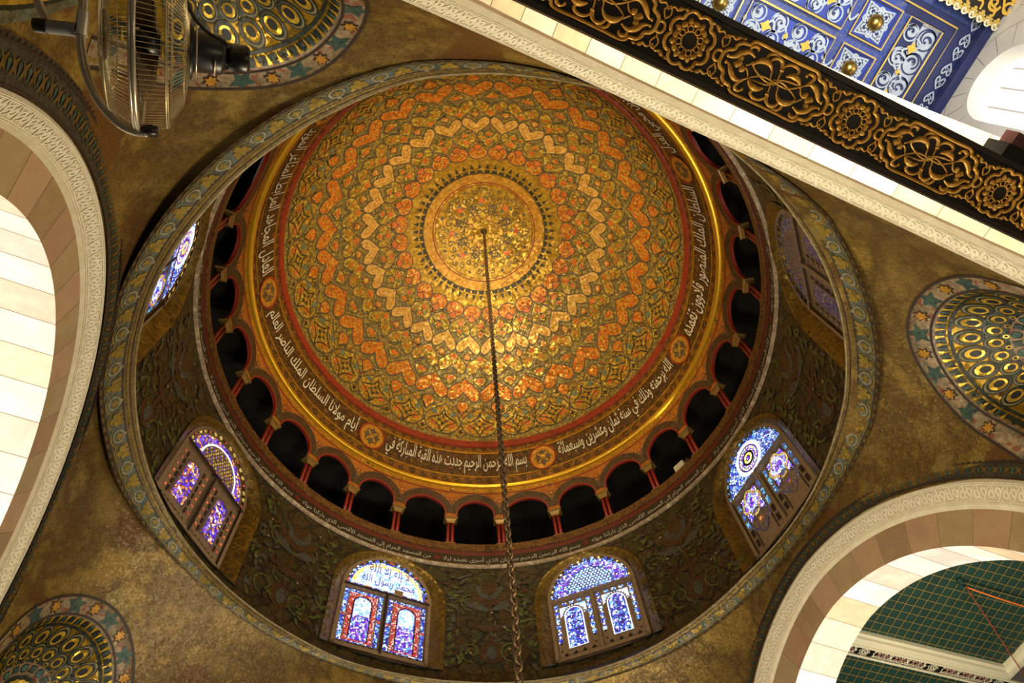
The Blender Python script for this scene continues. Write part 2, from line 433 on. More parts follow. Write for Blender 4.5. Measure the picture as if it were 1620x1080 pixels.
def spiral(cx, cy, r, turns, a0=0, sgn=1, n=18, sx=1.0):
    return [(cx + r * (1 - .86 * i / n) * cos(a0 + sgn * 2 * pi * turns * i / n) / sx, cy + r * (1 - .86 * i / n) * sin(a0 + sgn * 2 * pi * turns * i / n)) for i in range(n + 1)]


def star(cx, cy, r, r2, n, a0=0, sx=1.0):
    return [(cx + (r if i % 2 == 0 else r2) * cos(a0 + pi * i / n) / sx, cy + (r if i % 2 == 0 else r2) * sin(a0 + pi * i / n)) for i in range(2 * n)]


HEART = bez([(0, -1), ((.18, -.66), (.72, -.35), (.96, .15)), ((1.08, .45), (1.0, .82), (.74, 1.0)), ((.5, 1.0), (.14, .6), (0, .18))], 7)
HEART = HEART + [(-x, y) for x, y in HEART[-2:0:-1]]
DROP = bez([(0, -1), ((.1, -.5), (.95, -.1), (.95, .35)), ((.95, .8), (.5, 1), (0, 1))], 6)
DROP = DROP + [(-x, y) for x, y in DROP[-2:0:-1]]
PALM = bez([(0, -1), ((.5, -.9), (.6, -.5), (.3, -.25)), ((.8, -.5), (1.2, -.1), (.8, .25)), ((.6, .55), (.3, .4), (.25, .35)), ((.35, .7), (.15, .9), (0, 1))], 4)
PALM = PALM + [(-x, y) for x, y in PALM[-2:0:-1]]
LEAF5 = star(0, 0, 1, .48, 5, pi / 2)
PI2 = 2 * pi

# ------------------------------------------------------------------ Arabic lettering (contextual forms laid out by hand)
AR = {}
for base, iso, joins in [('\u0627', 0xFE8D, 2), ('\u0628', 0xFE8F, 4), ('\u0629', 0xFE93, 2), ('\u062a', 0xFE95, 4), ('\u062b', 0xFE99, 4), ('\u062c', 0xFE9D, 4), ('\u062d', 0xFEA1, 4), ('\u062e', 0xFEA5, 4), ('\u062f', 0xFEA9, 2), ('\u0630', 0xFEAB, 2), ('\u0631', 0xFEAD, 2), ('\u0632', 0xFEAF, 2), ('\u0633', 0xFEB1, 4), ('\u0634', 0xFEB5, 4), ('\u0635', 0xFEB9, 4), ('\u0636', 0xFEBD, 4), ('\u0637', 0xFEC1, 4), ('\u0638', 0xFEC5, 4), ('\u0639', 0xFEC9, 4), ('\u063a', 0xFECD, 4), ('\u0641', 0xFED1, 4), ('\u0642', 0xFED5, 4), ('\u0643', 0xFED9, 4), ('\u0644', 0xFEDD, 4), ('\u0645', 0xFEE1, 4), ('\u0646', 0xFEE5, 4), ('\u0647', 0xFEE9, 4), ('\u0648', 0xFEED, 2), ('\u0649', 0xFEEF, 2), ('\u064a', 0xFEF1, 4), ('\u0623', 0xFE83, 2), ('\u0625', 0xFE87, 2), ('\u0626', 0xFE89, 4), ('\u0621', 0xFE80, 1)]:
    AR[base] = (iso, joins)


def shape_ar(t):
    out = []
    for w in t.split(' '):
        w = list(w); i = 0; prev = False; g = []
        while i < len(w):
            ch = w[i]
            if ch == '\u0644' and i + 1 < len(w) and w[i + 1] in '\u0627\u0623':
                base = 0xFEFB if w[i + 1] == '\u0627' else 0xFEF7
                g.append(chr(base + (1 if prev else 0))); prev = False; i += 2; continue
            iso, j = AR[ch]
            nxt = i + 1 < len(w) and AR[w[i + 1]][1] > 1 and j == 4
            code = iso + (0 if not prev and not nxt else 1 if prev and not nxt else 2 if nxt and not prev else 3)
            if j == 1: code = iso
            elif j == 2: code = iso + (1 if prev else 0)
            g.append(chr(code)); prev = nxt; i += 1
        out.append(''.join(reversed(g)))
    return ' '.join(reversed(out))


_fc = bpy.data.curves.new('lettering', 'FONT'); _fc.resolution_u = 2; _fc.offset = .008
_fo = bpy.data.objects.new('lettering', _fc)


def text2d(t):
    """outline-filled lettering in the unit square: verts (x 0..1, y 0..1), faces, width/height"""
    _fc.body = shape_ar(t)
    COL.objects.link(_fo)
    dg = bpy.context.evaluated_depsgraph_get(); dg.update()
    me = _fo.evaluated_get(dg).to_mesh()
    V = [(v.co.x, v.co.y) for v in me.vertices]; F = [tuple(p.vertices) for p in me.polygons]
    _fo.evaluated_get(dg).to_mesh_clear(); COL.objects.unlink(_fo)
    x0 = min(v[0] for v in V); x1 = max(v[0] for v in V); y0 = min(v[1] for v in V); y1 = max(v[1] for v in V)
    return [((x - x0) / (x1 - x0), (y - y0) / (y1 - y0)) for x, y in V], F


def write(mb, mp, t, key, u0, u1, v0, v1, h=.03):
    V, F = text2d(t); b = len(mb.v)
    mb.v.extend(tuple(mp(u0 + (u1 - u0) * x, v0 + (v1 - v0) * y, h)) for x, y in V)
    for f in F: mb.face(tuple(b + i for i in f), key)


# ------------------------------------------------------------------ surfaces of the place
DR, DZ = 5.95, 18.75
PROF = [(11.6, 6.06), (11.95, 6.3), (12.3, 6.39), (15.5, 6.42), (17.3, 6.40), (18.49, 6.16), (20.25, 5.76)]


def interp(x, T):
    if x <= T[0][0]: return T[0][1]
    for (a, b), (c, d) in zip(T, T[1:]):
        if x <= c: return b + (d - b) * (x - a) / (c - a)
    return T[-1][1]


def DM(phi, al, h=0):
    """dome: azimuth and angle from the apex, in degrees"""
    r = DR - h; a = radians(al); p = radians(phi)
    return (r * sin(a) * cos(p), r * sin(a) * sin(p), DZ + r * cos(a))


def RM(phi, z, h=0):
    """drum, gallery and inscription band: azimuth in degrees, height"""
    r = interp(z, PROF) - h; p = radians(phi)
    return (r * cos(p), r * sin(p), z)


# ---- dome
NS = 28; PER = 360 / NS; PH0 = 63.9
dome = empty('ceiling_dome', (0, 0, 0), 'gilded mosaic dome with rings of orange and peach hearts', 'dome', kind='structure')
mb = MB()
als = [i * 76.5 / 34 for i in range(35)]
mb.grid([[DM(360 * j / 140, max(a, .05)) for j in range(140)] for a in als], 'd_base', sm=True, closed=True)
hp = PER / 2
for s in range(NS):
    c = PH0 + s * PER; k = c + hp

    def shp(P, pc, a0, w, da): return [(pc + x * w, a0 + y * da) for x, y in P]

    def inlay(P, pc, a0, w, da, key, h=.018, ow=.30, c=None, flip=False):
        Q = shp(P, pc, a0, w, da * (-1 if flip else 1))
        sx = sin(radians(a0))
        mb.blob(DM, Q, key, h, (pc, a0 + (c or 0)), 3)
        mb.ribbon(DM, Q, ow / 2, 'd_line', h + .006, True, sx)
    # grounds
    mb.grid([[DM(c - hp + PER * j / 4, a, .006) for j in range(5)] for a in (20, 22, 24, 26.2)], 'd_gold')
    mb.grid([[DM(c - hp + PER * j / 4, a, .006) for j in range(5)] for a in (33.5, 36, 38.5, 41, 43.4)], 'd_teal')
    mb.grid([[DM(c - hp + PER * j / 4, a, .006) for j in range(5)] for a in (48.5, 52, 55, 58, 60.5)], 'd_teal')
    mb.grid([[DM(c - hp + PER * j / 4, a, .006) for j in range(5)] for a in (69, 72, 74.6)], 'd_teal')
    # scallops round the gold ring, each with a dark tear below
    inlay(circle(0, 0, 1, n=18), c, 28.0, hp * .99, 2.5, 'd_orange')
    inlay(DROP, c, 29.9, hp * .42, 1.35, 'd_blush', .03, .22)
    mb.blob(DM, shp(circle(0, 0, 1, n=12), c - hp * .4, 27.2, .5, .3), 'd_olive', .03, rings=1)
    # olive leaves between the scallops and the peach hearts
    inlay(HEART, k, 32.8, hp * 1.0, 3.3, 'd_olive')
    mb.blob(DM, shp(DROP, k, 32.0, hp * .3, 1.0), 'd_blush', .03, rings=1)
    # peach hearts
    inlay(HEART, c, 38.7, hp * .99, 3.5, 'd_peach', .022)
    for sg in (-1, 1):
        mb.ribbon(DM, [(c + sg * hp * x, 38.6 + y) for x, y in ((.12, -1.4), (.45, -.4), (.62, 1.0), (.4, 1.9), (.28, 1.1))], .14, 'd_ring', .03, sx=.6)
    inlay(DROP, k, 35.6, hp * .40, 1.55, 'd_olive', .03, .24, flip=True)
    mb.blob(DM, shp(circle(0, 0, 1, n=10), k, 35.0, hp * .22, .6), 'd_blush', .042, rings=1)
    inlay(DROP, c, 43.0, hp * .30, 1.45, 'd_orange', .03, .24)
    mb.blob(DM, shp(circle(0, 0, 1, n=10), c, 43.2, hp * .15, .6), 'd_peach', .042, rings=1)
    # olive hearts
    inlay(HEART, k, 45.6, hp * 1.0, 3.9, 'd_olive', .02)
    mb.blob(DM, shp(PALM, k, 43.9, hp * .3, 1.0), 'd_blush', .032, rings=1)
    for sg in (-1, 1):
        mb.blob(DM, shp(star(0, 0, 1, .55, 5), k + sg * hp * .5, 46.6, hp * .28, 1.0), 'd_gold', .032, rings=1)
        mb.blob(DM, shp(circle(0, 0, 1, n=8), k + sg * hp * .5, 46.6, hp * .12, .45), 'd_blush', .04, rings=1)
    # star diamonds and drops above the orange hearts
    inlay([(0, -1), (.45, -.1), (1, .9), (0, .55), (-1, .9), (-.45, -.1)], k, 49.2, hp * .5, 1.7, 'd_teal', .026, .3)
    inlay(DROP, k, 52.2, hp * .46, 2.1, 'd_olive', .03, .26, flip=True)
    mb.blob(DM, shp(circle(0, 0, 1, n=10), k, 51.5, hp * .26, .75), 'd_blush', .042, rings=1)
    # big orange hearts
    inlay(HEART, c, 55.0, hp * 1.0, 4.3, 'd_orange', .024, .36)
    for sg in (-1, 1):
        for dx, dy, q in ((.5, .8, .8), (.65, 2.2, .6), (.3, -.9, .6), (.8, 1.0, .5), (.3, 1.5, .5)):
            mb.blob(DM, shp(star(0, 0, 1, .5, 4, .4), c + sg * hp * dx, 54.8 + dy, .55 * q, .55 * q), 'd_olive', .036, rings=1)
    # orange drops under the notch
    inlay(DROP, c, 62.1, hp * .36, 2.7, 'd_orange', .03, .3, flip=True)
    # pointed ovals along the foot, with a knot of leaves
    inlay(bez([(0, -1), ((.25, -.7), (.98, -.5), (.98, .1)), ((.98, .65), (.6, 1), (0, 1))], 8) + [(-x, y) for x, y in bez([(0, -1), ((.25, -.7), (.98, -.5), (.98, .1)), ((.98, .65), (.6, 1), (0, 1))], 8)[-2:0:-1]], k, 66.9, hp * .98, 5.6, 'd_olive', .024, .36)
    mb.ribbon(DM, [(k + hp * x, 66.9 + y * 5.6) for x, y in ((0, -.62), (.14, -.25), (.42, -.05), (.78, .15), (.5, .3), (.2, .5), (0, .95))], .2, 'd_dark', .038, sx=.92)
    mb.ribbon(DM, [(k - hp * x, 66.9 + y * 5.6) for x, y in ((0, -.62), (.14, -.25), (.42, -.05), (.78, .15), (.5, .3), (.2, .5), (0, .95))], .2, 'd_dark', .038, sx=.92)
    mb.blob(DM, shp(star(0, 0, 1, .42, 4), k, 67.6, hp * .34, 2.1), 'd_dark', .036, rings=1)
    mb.blob(DM, shp(circle(0, 0, 1, n=10), k, 67.6, hp * .13, .8), 'd_gold', .044, rings=1)
    for sg in (-1, 1):
        mb.blob(DM, shp(star(0, 0, 1, .6, 5), k + sg * hp * .52, 64.8, hp * .22, 1.2), 'd_green', .036, rings=1)
        mb.blob(DM, shp(DROP, k + sg * hp * .5, 68.6, hp * .2, 1.2), 'd_blush', .036, rings=1)
        mb.blob(DM, shp(circle(0, 0, 1, n=8), k + sg * hp * .3, 70.6, hp * .13, .8), 'd_gold', .036, rings=1)
    inlay([(0, -1), (.5, 0), (0, 1), (-.5, 0)], c, 71.2, hp * .55, 2.2, 'd_olive', .026, .24)
    mb.blob(DM, shp(star(0, 0, 1, .45, 4), c, 71.2, hp * .18, 1.1), 'd_dark', .036, rings=1)
shell = mb.build('dome_shell', dome)

mb = MB()   # rosette at the crown
mb.grid([[DM(360 * j / 96, a, .02) for j in range(96)] for a in (16.9, 18, 19, 20.1)], 'd_ring', closed=True)
mb.grid([[DM(360 * j / 96, a, .012) for j in range(96)] for a in (.1, 4, 8, 12, 16.9)], 'd_gold', closed=True)
for a, w in ((17.0, .16), (20.0, .14), (16.2, .08)): mb.ribbon(DM, [(360 * j / 96, a) for j in range(96)], w, 'd_red' if a < 18 else 'd_gold', .03, True, sin(radians(a)))
mb.grid([[DM(360 * j / 112, a, .016) for j in range(112)] for a in (20.2, 21.4)], 'd_dark', closed=True)
for s in range(56):
    a = s * 360 / 56
    mb.blob(DM, [(a + x * 1.7, 22.6 + y * 1.2) for x, y in star(0, 0, 1, .55, 3, pi / 2)], 'd_dark', .022, rings=1)
    mb.blob(DM, [(a + 3.2 + x * 2.0, 22.0 + y * 1.6) for x, y in PALM], 'd_gold', .028, rings=1)
for s in range(8):
    c = s * 45 + 20
    for i in range(9):       # each flower: an orange star, two dark leaves, a ring of small scrolls
        an = i * PI2 / 9
        x, y = 10.6 + 3.6 * cos(an), 3.6 * sin(an)
        q = degrees(atan2(y, x)); rr = math.hypot(x, y)
        mb.ribbon(DM, [(c + q + u / max(3, rr) * 57, rr + v) for u, v in spiral(0, 0, 1.15, 1.1, an, 1, 12)], .15, 'd_line', .024, sx=rr / 57)
    pl = lambda pts, x0, y0: [(c + degrees(atan2(y0 + y, x0 + x)), math.hypot(x0 + x, y0 + y)) for x, y in pts]
    mb.blob(DM, pl(star(0, 0, 2.0, .7, 6), 10.6, 0), 'd_blush', .03, rings=1)
    for an in (.6, 3.6): mb.blob(DM, pl([(1.4 * cos(an) + x * .45, 1.4 * sin(an) + y * .9) for x, y in DROP], 10.6, 0), 'd_green', .034, rings=1)
    pl2 = lambda pts, x0, y0: [(c + 22.5 + degrees(atan2(y0 + y, x0 + x)), math.hypot(x0 + x, y0 + y)) for x, y in pts]
    mb.ribbon(DM, pl2(circle(0, 0, 1.1, 1.1, 12), 8.3, 0), .16, 'd_line', .03, True, .12)
    mb.blob(DM, pl2(star(0, 0, .8, .35, 4), 14.6, 0), 'd_line', .03, rings=1)
    mb.blob(DM, pl2(star(0, 0, 1.5, .8, 6), 4.6, 0), 'd_ring', .03, rings=1)
    mb.ribbon(DM, pl2([(-2.4, 0), (-1.5, 1.0), (0, .4), (1.5, 1.1), (2.4, 0), (1.5, -1.1), (0, -.4), (-1.5, -1.0)], 6, 0), .14, 'd_line', .032, True, .1)
mb.build('crown_rosette', dome, 'round gold rosette of eight flowers at the crown')
mb = MB(); mb.grid([[DM(360 * j / 140, a, h) for j in range(140)] for a, h in ((74.6, .0), (74.6, .05), (76.9, .06), (77.0, 0))], 'd_red', closed=True)
mb.build('red_ring', dome, 'plain dark red ring at the dome foot')

# inscription band
mb = MB()
zz = [18.46, 18.62, 18.92, 19.4, 19.84, 19.9, 20.2]
mb.grid([[RM(360 * j / 168, z) for j in range(168)] for z in zz], lambda i, j: ('frieze_gold', 'scroll', 'band', 'band', 'cornice', 'scroll')[i], closed=True, sm=True)
for z, w in ((18.93, .02), (18.63, .02), (19.86, .02)): mb.ribbon(RM, [(360 * j / 168, z) for j in range(168)], w, 'd_gold', .012, True, .107)
for j in range(112):
    a = j * 360 / 112
    mb.ribbon(RM, spiral(a, 18.775, .115, 1.25, j % 2 * pi, 1, 12, .107), .022, 'band', .014, sx=.107)
    mb.ribbon(RM, spiral(a + 1.6, 20.04, .10, 1.2, 0, 1, 10, .1), .02, 'band', .014, sx=.1)
    for z in (19.05, 19.4, 19.7):
        mb.ribbon(RM, spiral(a + (1 if z == 19.4 else 0), z, .12, 1.1, j * 1.7, (-1) ** j, 9, .104), .012, 'scroll', .008, sx=.104)
ROUND = [51.2, 104.1, 156.5, 207.0, 255.5, 305.5, 357.7]
TXT = {
    0: '\u0628\u0633\u0645 \u0627\u0644\u0644\u0647 \u0627\u0644\u0631\u062d\u0645\u0646 \u0627\u0644\u0631\u062d\u064a\u0645 \u062c\u062f\u062f\u062a \u0647\u0630\u0647 \u0627\u0644\u0642\u0628\u0629 \u0627\u0644\u0645\u0628\u0627\u0631\u0643\u0629 \u0641\u064a',
    1: '\u0623\u064a\u0627\u0645 \u0645\u0648\u0644\u0627\u0646\u0627 \u0627\u0644\u0633\u0644\u0637\u0627\u0646 \u0627\u0644\u0645\u0644\u0643 \u0627\u0644\u0646\u0627\u0635\u0631 \u0627\u0644\u0639\u0627\u0644\u0645',
    2: '\u0627\u0644\u0639\u0627\u062f\u0644 \u0627\u0644\u0645\u062c\u0627\u0647\u062f \u0627\u0644\u0645\u0631\u0627\u0628\u0637 \u0627\u0644\u0645\u062b\u0627\u063a\u0631 \u0627\u0644\u0645\u0624\u064a\u062f'.replace('\u0624', '\u0648'),
    3: '\u0627\u0644\u0645\u0646\u0635\u0648\u0631 \u0646\u0627\u0635\u0631 \u0627\u0644\u062f\u0646\u064a\u0627 \u0648\u0627\u0644\u062f\u064a\u0646',
    4: '\u0642\u0627\u0647\u0631 \u0627\u0644\u062e\u0648\u0627\u0631\u062c \u0648\u0627\u0644\u0645\u062a\u0645\u0631\u062f\u064a\u0646 \u0645\u062d\u064a\u064a \u0627\u0644\u0639\u062f\u0644',
    5: '\u0627\u0644\u0633\u0644\u0637\u0627\u0646 \u0627\u0644\u0645\u0644\u0643 \u0627\u0644\u0645\u0646\u0635\u0648\u0631 \u0642\u0644\u0627\u0648\u0648\u0646 \u062a\u063a\u0645\u062f\u0647',
    6: '\u0627\u0644\u0644\u0647 \u0628\u0631\u062d\u0645\u062a\u0647 \u0648\u0630\u0644\u0643 \u0641\u064a \u0633\u0646\u0629 \u062b\u0645\u0627\u0646 \u0648\u0639\u0634\u0631\u064a\u0646 \u0648\u0633\u0628\u0639\u0645\u0627\u0626\u0629'}
for i in range(7):
    a = ROUND[i]; b = ROUND[(i + 1) % 7] + (360 if i == 6 else 0)
    if i == 6: b = ROUND[0] + 360
    write(mb, RM, TXT[i], 'text', b - 5.0, a + 5.0, 18.99, 19.80, .022)     # reads with falling azimuth
ib = mb.build('inscription_band', dome, 'dark band of tall white Arabic lettering')
for a in ROUND:
    m2 = MB(); q = [(a + x * 3.9, 19.38 + y * .46) for x, y in circle(0, 0, 1, n=28)]
    m2.blob(RM, q, 'd_ring', .026); m2.ribbon(RM, q, .028, 'd_red', .034, True, .105)
    for t in range(4):
        an = t * pi / 2
        m2.blob(RM, [(a + (cos(an) * .42 + x * .26) * 3.9, 19.38 + (sin(an) * .42 + y * .3) * .46) for x, y in PALM], 'd_line', .036, rings=1)
        m2.ribbon(RM, [(a + (cos(an + d) * r) * 3.9, 19.38 + sin(an + d) * r * .46) for d, r in ((.2, .25), (.5, .55), (.78, .62), (1.05, .55), (1.37, .25))], .02, 'd_line', .036, sx=.105)
    m2.blob(RM, [(a + x * .9, 19.38 + y * .11) for x, y in circle(0, 0, 1, n=10)], 'd_olive', .04, rings=1)
    m2.build('roundel', ib)
mb = MB()
mb.grid([[RM(360 * j / 168, z, h) for j in range(168)] for z, h in ((18.455, 0), (18.45, .10), (18.50, .13), (18.55, .12), (18.56, 0))], 'cornice', closed=True, sm=True)
mb.build('gilded_cornice', dome, 'thin bright gilded cornice line')

# ---- gallery arcade
CAPS = [168.08, 156.12, 143.2, 129.93, 116.9, 104.34, 91.74, 78.0, 65.3, 51.05, 37.9, 24.4, 11.46, -2.11, -15.4, -28.83, -41.6, -55.0, -68.3, -81.6, -94.9, -108.2, -121.5, -134.8, -147.9, -160.5, -173.2 - .0]
CAPS[-1] = 168.08 - 360 + 12.3
CAPS.sort()
arc = empty('gallery_arcade', (0, 0, 0), 'painted gallery arcade wall under the dome, dark openings between red columns', 'arcade wall', kind='structure')
mb = MB(); mr = MB()
ZC, ZSP, ZT = 17.33, 17.5, 18.30
n = len(CAPS)
for i in range(n):
    a0 = CAPS[i]; a1 = CAPS[(i + 1) % n] + (360 if i == n - 1 else 0)
    ac = (a0 + a1) / 2; w = (a1 - a0) / 2 - 1.5
    S = [a0, a0 + .75] + [ac - w * cos(pi * k / 18) for k in range(19)] + [a1 - .75, a1]

    def zl(p):
        t = (p - ac) / w
        return ZC if abs(t) >= .9999 else ZSP + .46 * sqrt(max(0, 1 - t * t)) + .035 * (1 - abs(t))
    mb.grid([[RM(p, zl(p) + (ZT - zl(p)) * q) for p in S] for q in (0, .33, .66, 1)], 'frieze')
    A = [(ac - w, ZC)] + [(ac - w * cos(pi * k / 24), ZSP + .46 * sin(pi * k / 24) + .035 * (1 - abs(cos(pi * k / 24)))) for k in range(25)] + [(ac + w, ZC)]
    mr.grid([[RM(p, z, 0) for p, z in A], [RM(p, z, -.07) for p, z in A]], 'arch_red')
    wo = w + 1.75
    B = [(max(a0 + .02, min(a1 - .02, ac - wo * cos(pi * k / 24))), ZSP + .02 + .68 * sin(pi * k / 24) + .035 * (1 - abs(cos(pi * k / 24)))) for k in range(25)]
    mr.grid([[RM(*p, .016) for p in A[1:-1]], [RM(*p, .016) for p in B]], 'arch_band')
    mr.ribbon(RM, A, .02, 'arch_red', .024, False, .11)
    mr.ribbon(RM, B, .012, 'd_line', .024, False, .11)
    mb.blob(RM, [(a0 + x * 1.1, 17.98 + y * .12) for x, y in star(0, 0, 1, .4, 5, -pi / 2)], 'd_line', .014, rings=1)
    mb.blob(RM, [(a0 + x * .4, 17.98 + y * .05) for x, y in circle(0, 0, 1, n=8)], 'd_blush', .02, rings=1)
    mb.ribbon(RM, [(a0 + .1, 17.7), (a0, 17.85)], .012, 'd_line', .014, sx=.11)
    for q in range(4):
        mb.blob(RM, [(a0 + q * (a1 - a0) / 4 + x * .7, 18.39 + y * .04) for x, y in star(0, 0, 1, .5, 4)], 'd_olive', .012, rings=1)
mb.grid([[RM(360 * j / 168, z) for j in range(168)] for z in (18.30, 18.47)], 'frieze_gold', closed=True)
mb.ribbon(RM, [(360 * j / 168, 18.29) for j in range(168)], .018, 'arch_red', .012, True, .11)
mb.build('painted_frieze', arc, 'orange painted frieze with dark star flowers')
mr.build('archivolts', arc, 'brown round arches with red edges')
mb = MB()
C = lambda zs_, key: mb.grid([[RM(360 * j / 168, z, h) for j in range(168)] for z, h in zs_], key, closed=True)
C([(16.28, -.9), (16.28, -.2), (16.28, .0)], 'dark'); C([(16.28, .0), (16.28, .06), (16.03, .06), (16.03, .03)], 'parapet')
C([(16.03, .03), (15.89, .02)], 'maroon'); C([(15.89, .02), (15.53, .02)], 'black_band')
mb.build('parapet', arc, 'brown patterned parapet strip over a maroon line')
mb = MB(); C([(15.53, .0), (15.54, .05), (15.49, .075), (15.45, .05), (15.44, 0)], 'ledge')
mb.build('ledge', arc, 'worn pale stone ledge')
mb = MB()
AY = ['\u0628\u0633\u0645 \u0627\u0644\u0644\u0647 \u0627\u0644\u0631\u062d\u0645\u0646 \u0627\u0644\u0631\u062d\u064a\u0645 \u0633\u0628\u062d\u0627\u0646 \u0627\u0644\u0630\u064a \u0623\u0633\u0631\u0649 \u0628\u0639\u0628\u062f\u0647 \u0644\u064a\u0644\u0627',
      '\u0645\u0646 \u0627\u0644\u0645\u0633\u062c\u062f \u0627\u0644\u062d\u0631\u0627\u0645 \u0625\u0644\u0649 \u0627\u0644\u0645\u0633\u062c\u062f \u0627\u0644\u0623\u0642\u0635\u0649 \u0627\u0644\u0630\u064a \u0628\u0627\u0631\u0643\u0646\u0627 \u062d\u0648\u0644\u0647']
for i in range(10):
    a = 79.5 - i * 36
    write(mb, RM, AY[i % 2], 'text_dim', a, a - 33, 15.575, 15.84, .028)
    mb.blob(RM, [(a - 34.5 + x * 1.1, 15.71 + y * .12) for x, y in star(0, 0, 1, .6, 4)], 'maroon', .03, rings=1)
mb.build('small_inscription', arc, 'small white running Arabic script on a black strip')
mb = MB()
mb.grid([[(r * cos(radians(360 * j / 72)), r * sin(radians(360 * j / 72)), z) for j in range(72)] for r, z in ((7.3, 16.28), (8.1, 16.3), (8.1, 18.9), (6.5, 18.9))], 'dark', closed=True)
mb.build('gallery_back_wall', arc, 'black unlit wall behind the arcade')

col = empty('arcade_column', (0, 0, 0), cat='column', group='paired red colonnettes of the dome gallery', kind='thing')
mb = MB(); mb.lathe([(.0, 17.14), (.05, 17.14), (.047, 16.6), (.052, 16.33), (.0, 16.33)], 'col_red', 12, Matrix.Translation((.04, .062, 0)))
sh = mb.build('shaft', col)
mb = MB(); mb.lathe([(.0, 17.14), (.05, 17.14), (.047, 16.6), (.052, 16.33), (.0, 16.33)], 'col_red', 12, Matrix.Translation((.04, -.062, 0)))
mb.build('shaft', col)
mb = MB(); mb.box((-.04, -.14, 16.28), (.13, .14, 16.33), 'capital'); mb.build('base', col)
mb = MB()
P = lambda z, a, b: [(.04 - b, -a, z), (.04 + b, -a, z), (.04 + b, a, z), (.04 - b, a, z)]
mb.grid([P(17.13, .115, .055), P(17.17, .12, .06), P(17.2, .12, .07), P(17.275, .155, .10), P(17.28, .19, .13), P(17.325, .195, .135), P(17.33, .0, .0)], 'capital', closed=True)
mb.build('capital', col)
for i, a in enumerate(CAPS):
    o = col if i == 0 else copy_tree(col)
    r = 6.40
    o.location = (r * cos(radians(a)), r * sin(radians(a)), 0); o.rotation_euler = (0, 0, radians(a))
    o['label'] = 'red paired colonnette with gilt capital between dark arches of the dome gallery'
fl = empty('flood_lamp', (0, 0, 0), 'small grey lamp housing in a dark gallery opening above the round blue window', 'lamp')
mb = MB(); mb.box((-.13, -.16, 0), (.13, .16, .26), 'white_box'); hb = mb.build('housing', fl)
mb = MB(); mb.box((-.03, -.30, .05), (.03, -.17, .30), 'black'); mb.box((-.02, -.2, -.14), (.02, .2, -.11), 'black'); mb.box((-.02, -.2, -.14), (.02, -.17, .12), 'black'); mb.box((-.02, .17, -.14), (.02, .2, .12), 'black')
mb.build('bracket', fl)
fl.location = (6.62 * cos(radians(17.2)), 6.62 * sin(radians(17.2)), 16.43); fl.rotation_euler = (0, 0, radians(17.2))

# ---- drum with eight windows
OFF = 1.3
WA = [45 * k + OFF for k in range(8)]
ZB, ZTR, HW, HO, ZTOP = 12.35, 14.2, 1.08, 1.42, 15.36


def in_open(phi, z, grow=0):
    for a in WA:
        d = (phi - a + 180) % 360 - 180
        if abs(d) < 25:
            s = radians(d) * 6.4
            if abs(s) < HO - .05 + grow and z > ZB - .1 and (z < 14.0 or (s / (HO - .05 + grow)) ** 2 + ((z - 14.0) / (1.40 + grow)) ** 2 < 1): return True
    return False


dr = empty('wall_drum', (0, 0, 0), 'dark drum wall of vine mosaic between stained glass windows', 'drum wall', kind='structure')
mb = MB(); NP = 480
zs_ = [11.66, 11.8, 11.95] + [12.1 + i * .085 for i in range(41)]
G = [[RM(360 * j / NP, z) for j in range(NP)] for z in zs_]
mb.grid(G, 'drum', skip=lambda i, j: in_open(360 * (j + .5) / NP, (zs_[i] + zs_[i + 1]) / 2), closed=True)


def smooth_leaf(u, v, L, wd, an, key, h=.012):
    d = []
    for t in range(9):
        q = t / 8; ww = wd * sin(pi * q) ** .8
        d.append((L * q, ww))
    P = d + [(x, -y) for x, y in d[-2:0:-1]]
    mb.blob(RM, [(u + (x * cos(an) - y * sin(an)) / .1117, v + x * sin(an) + y * cos(an)) for x, y in P], key, h, rings=1)


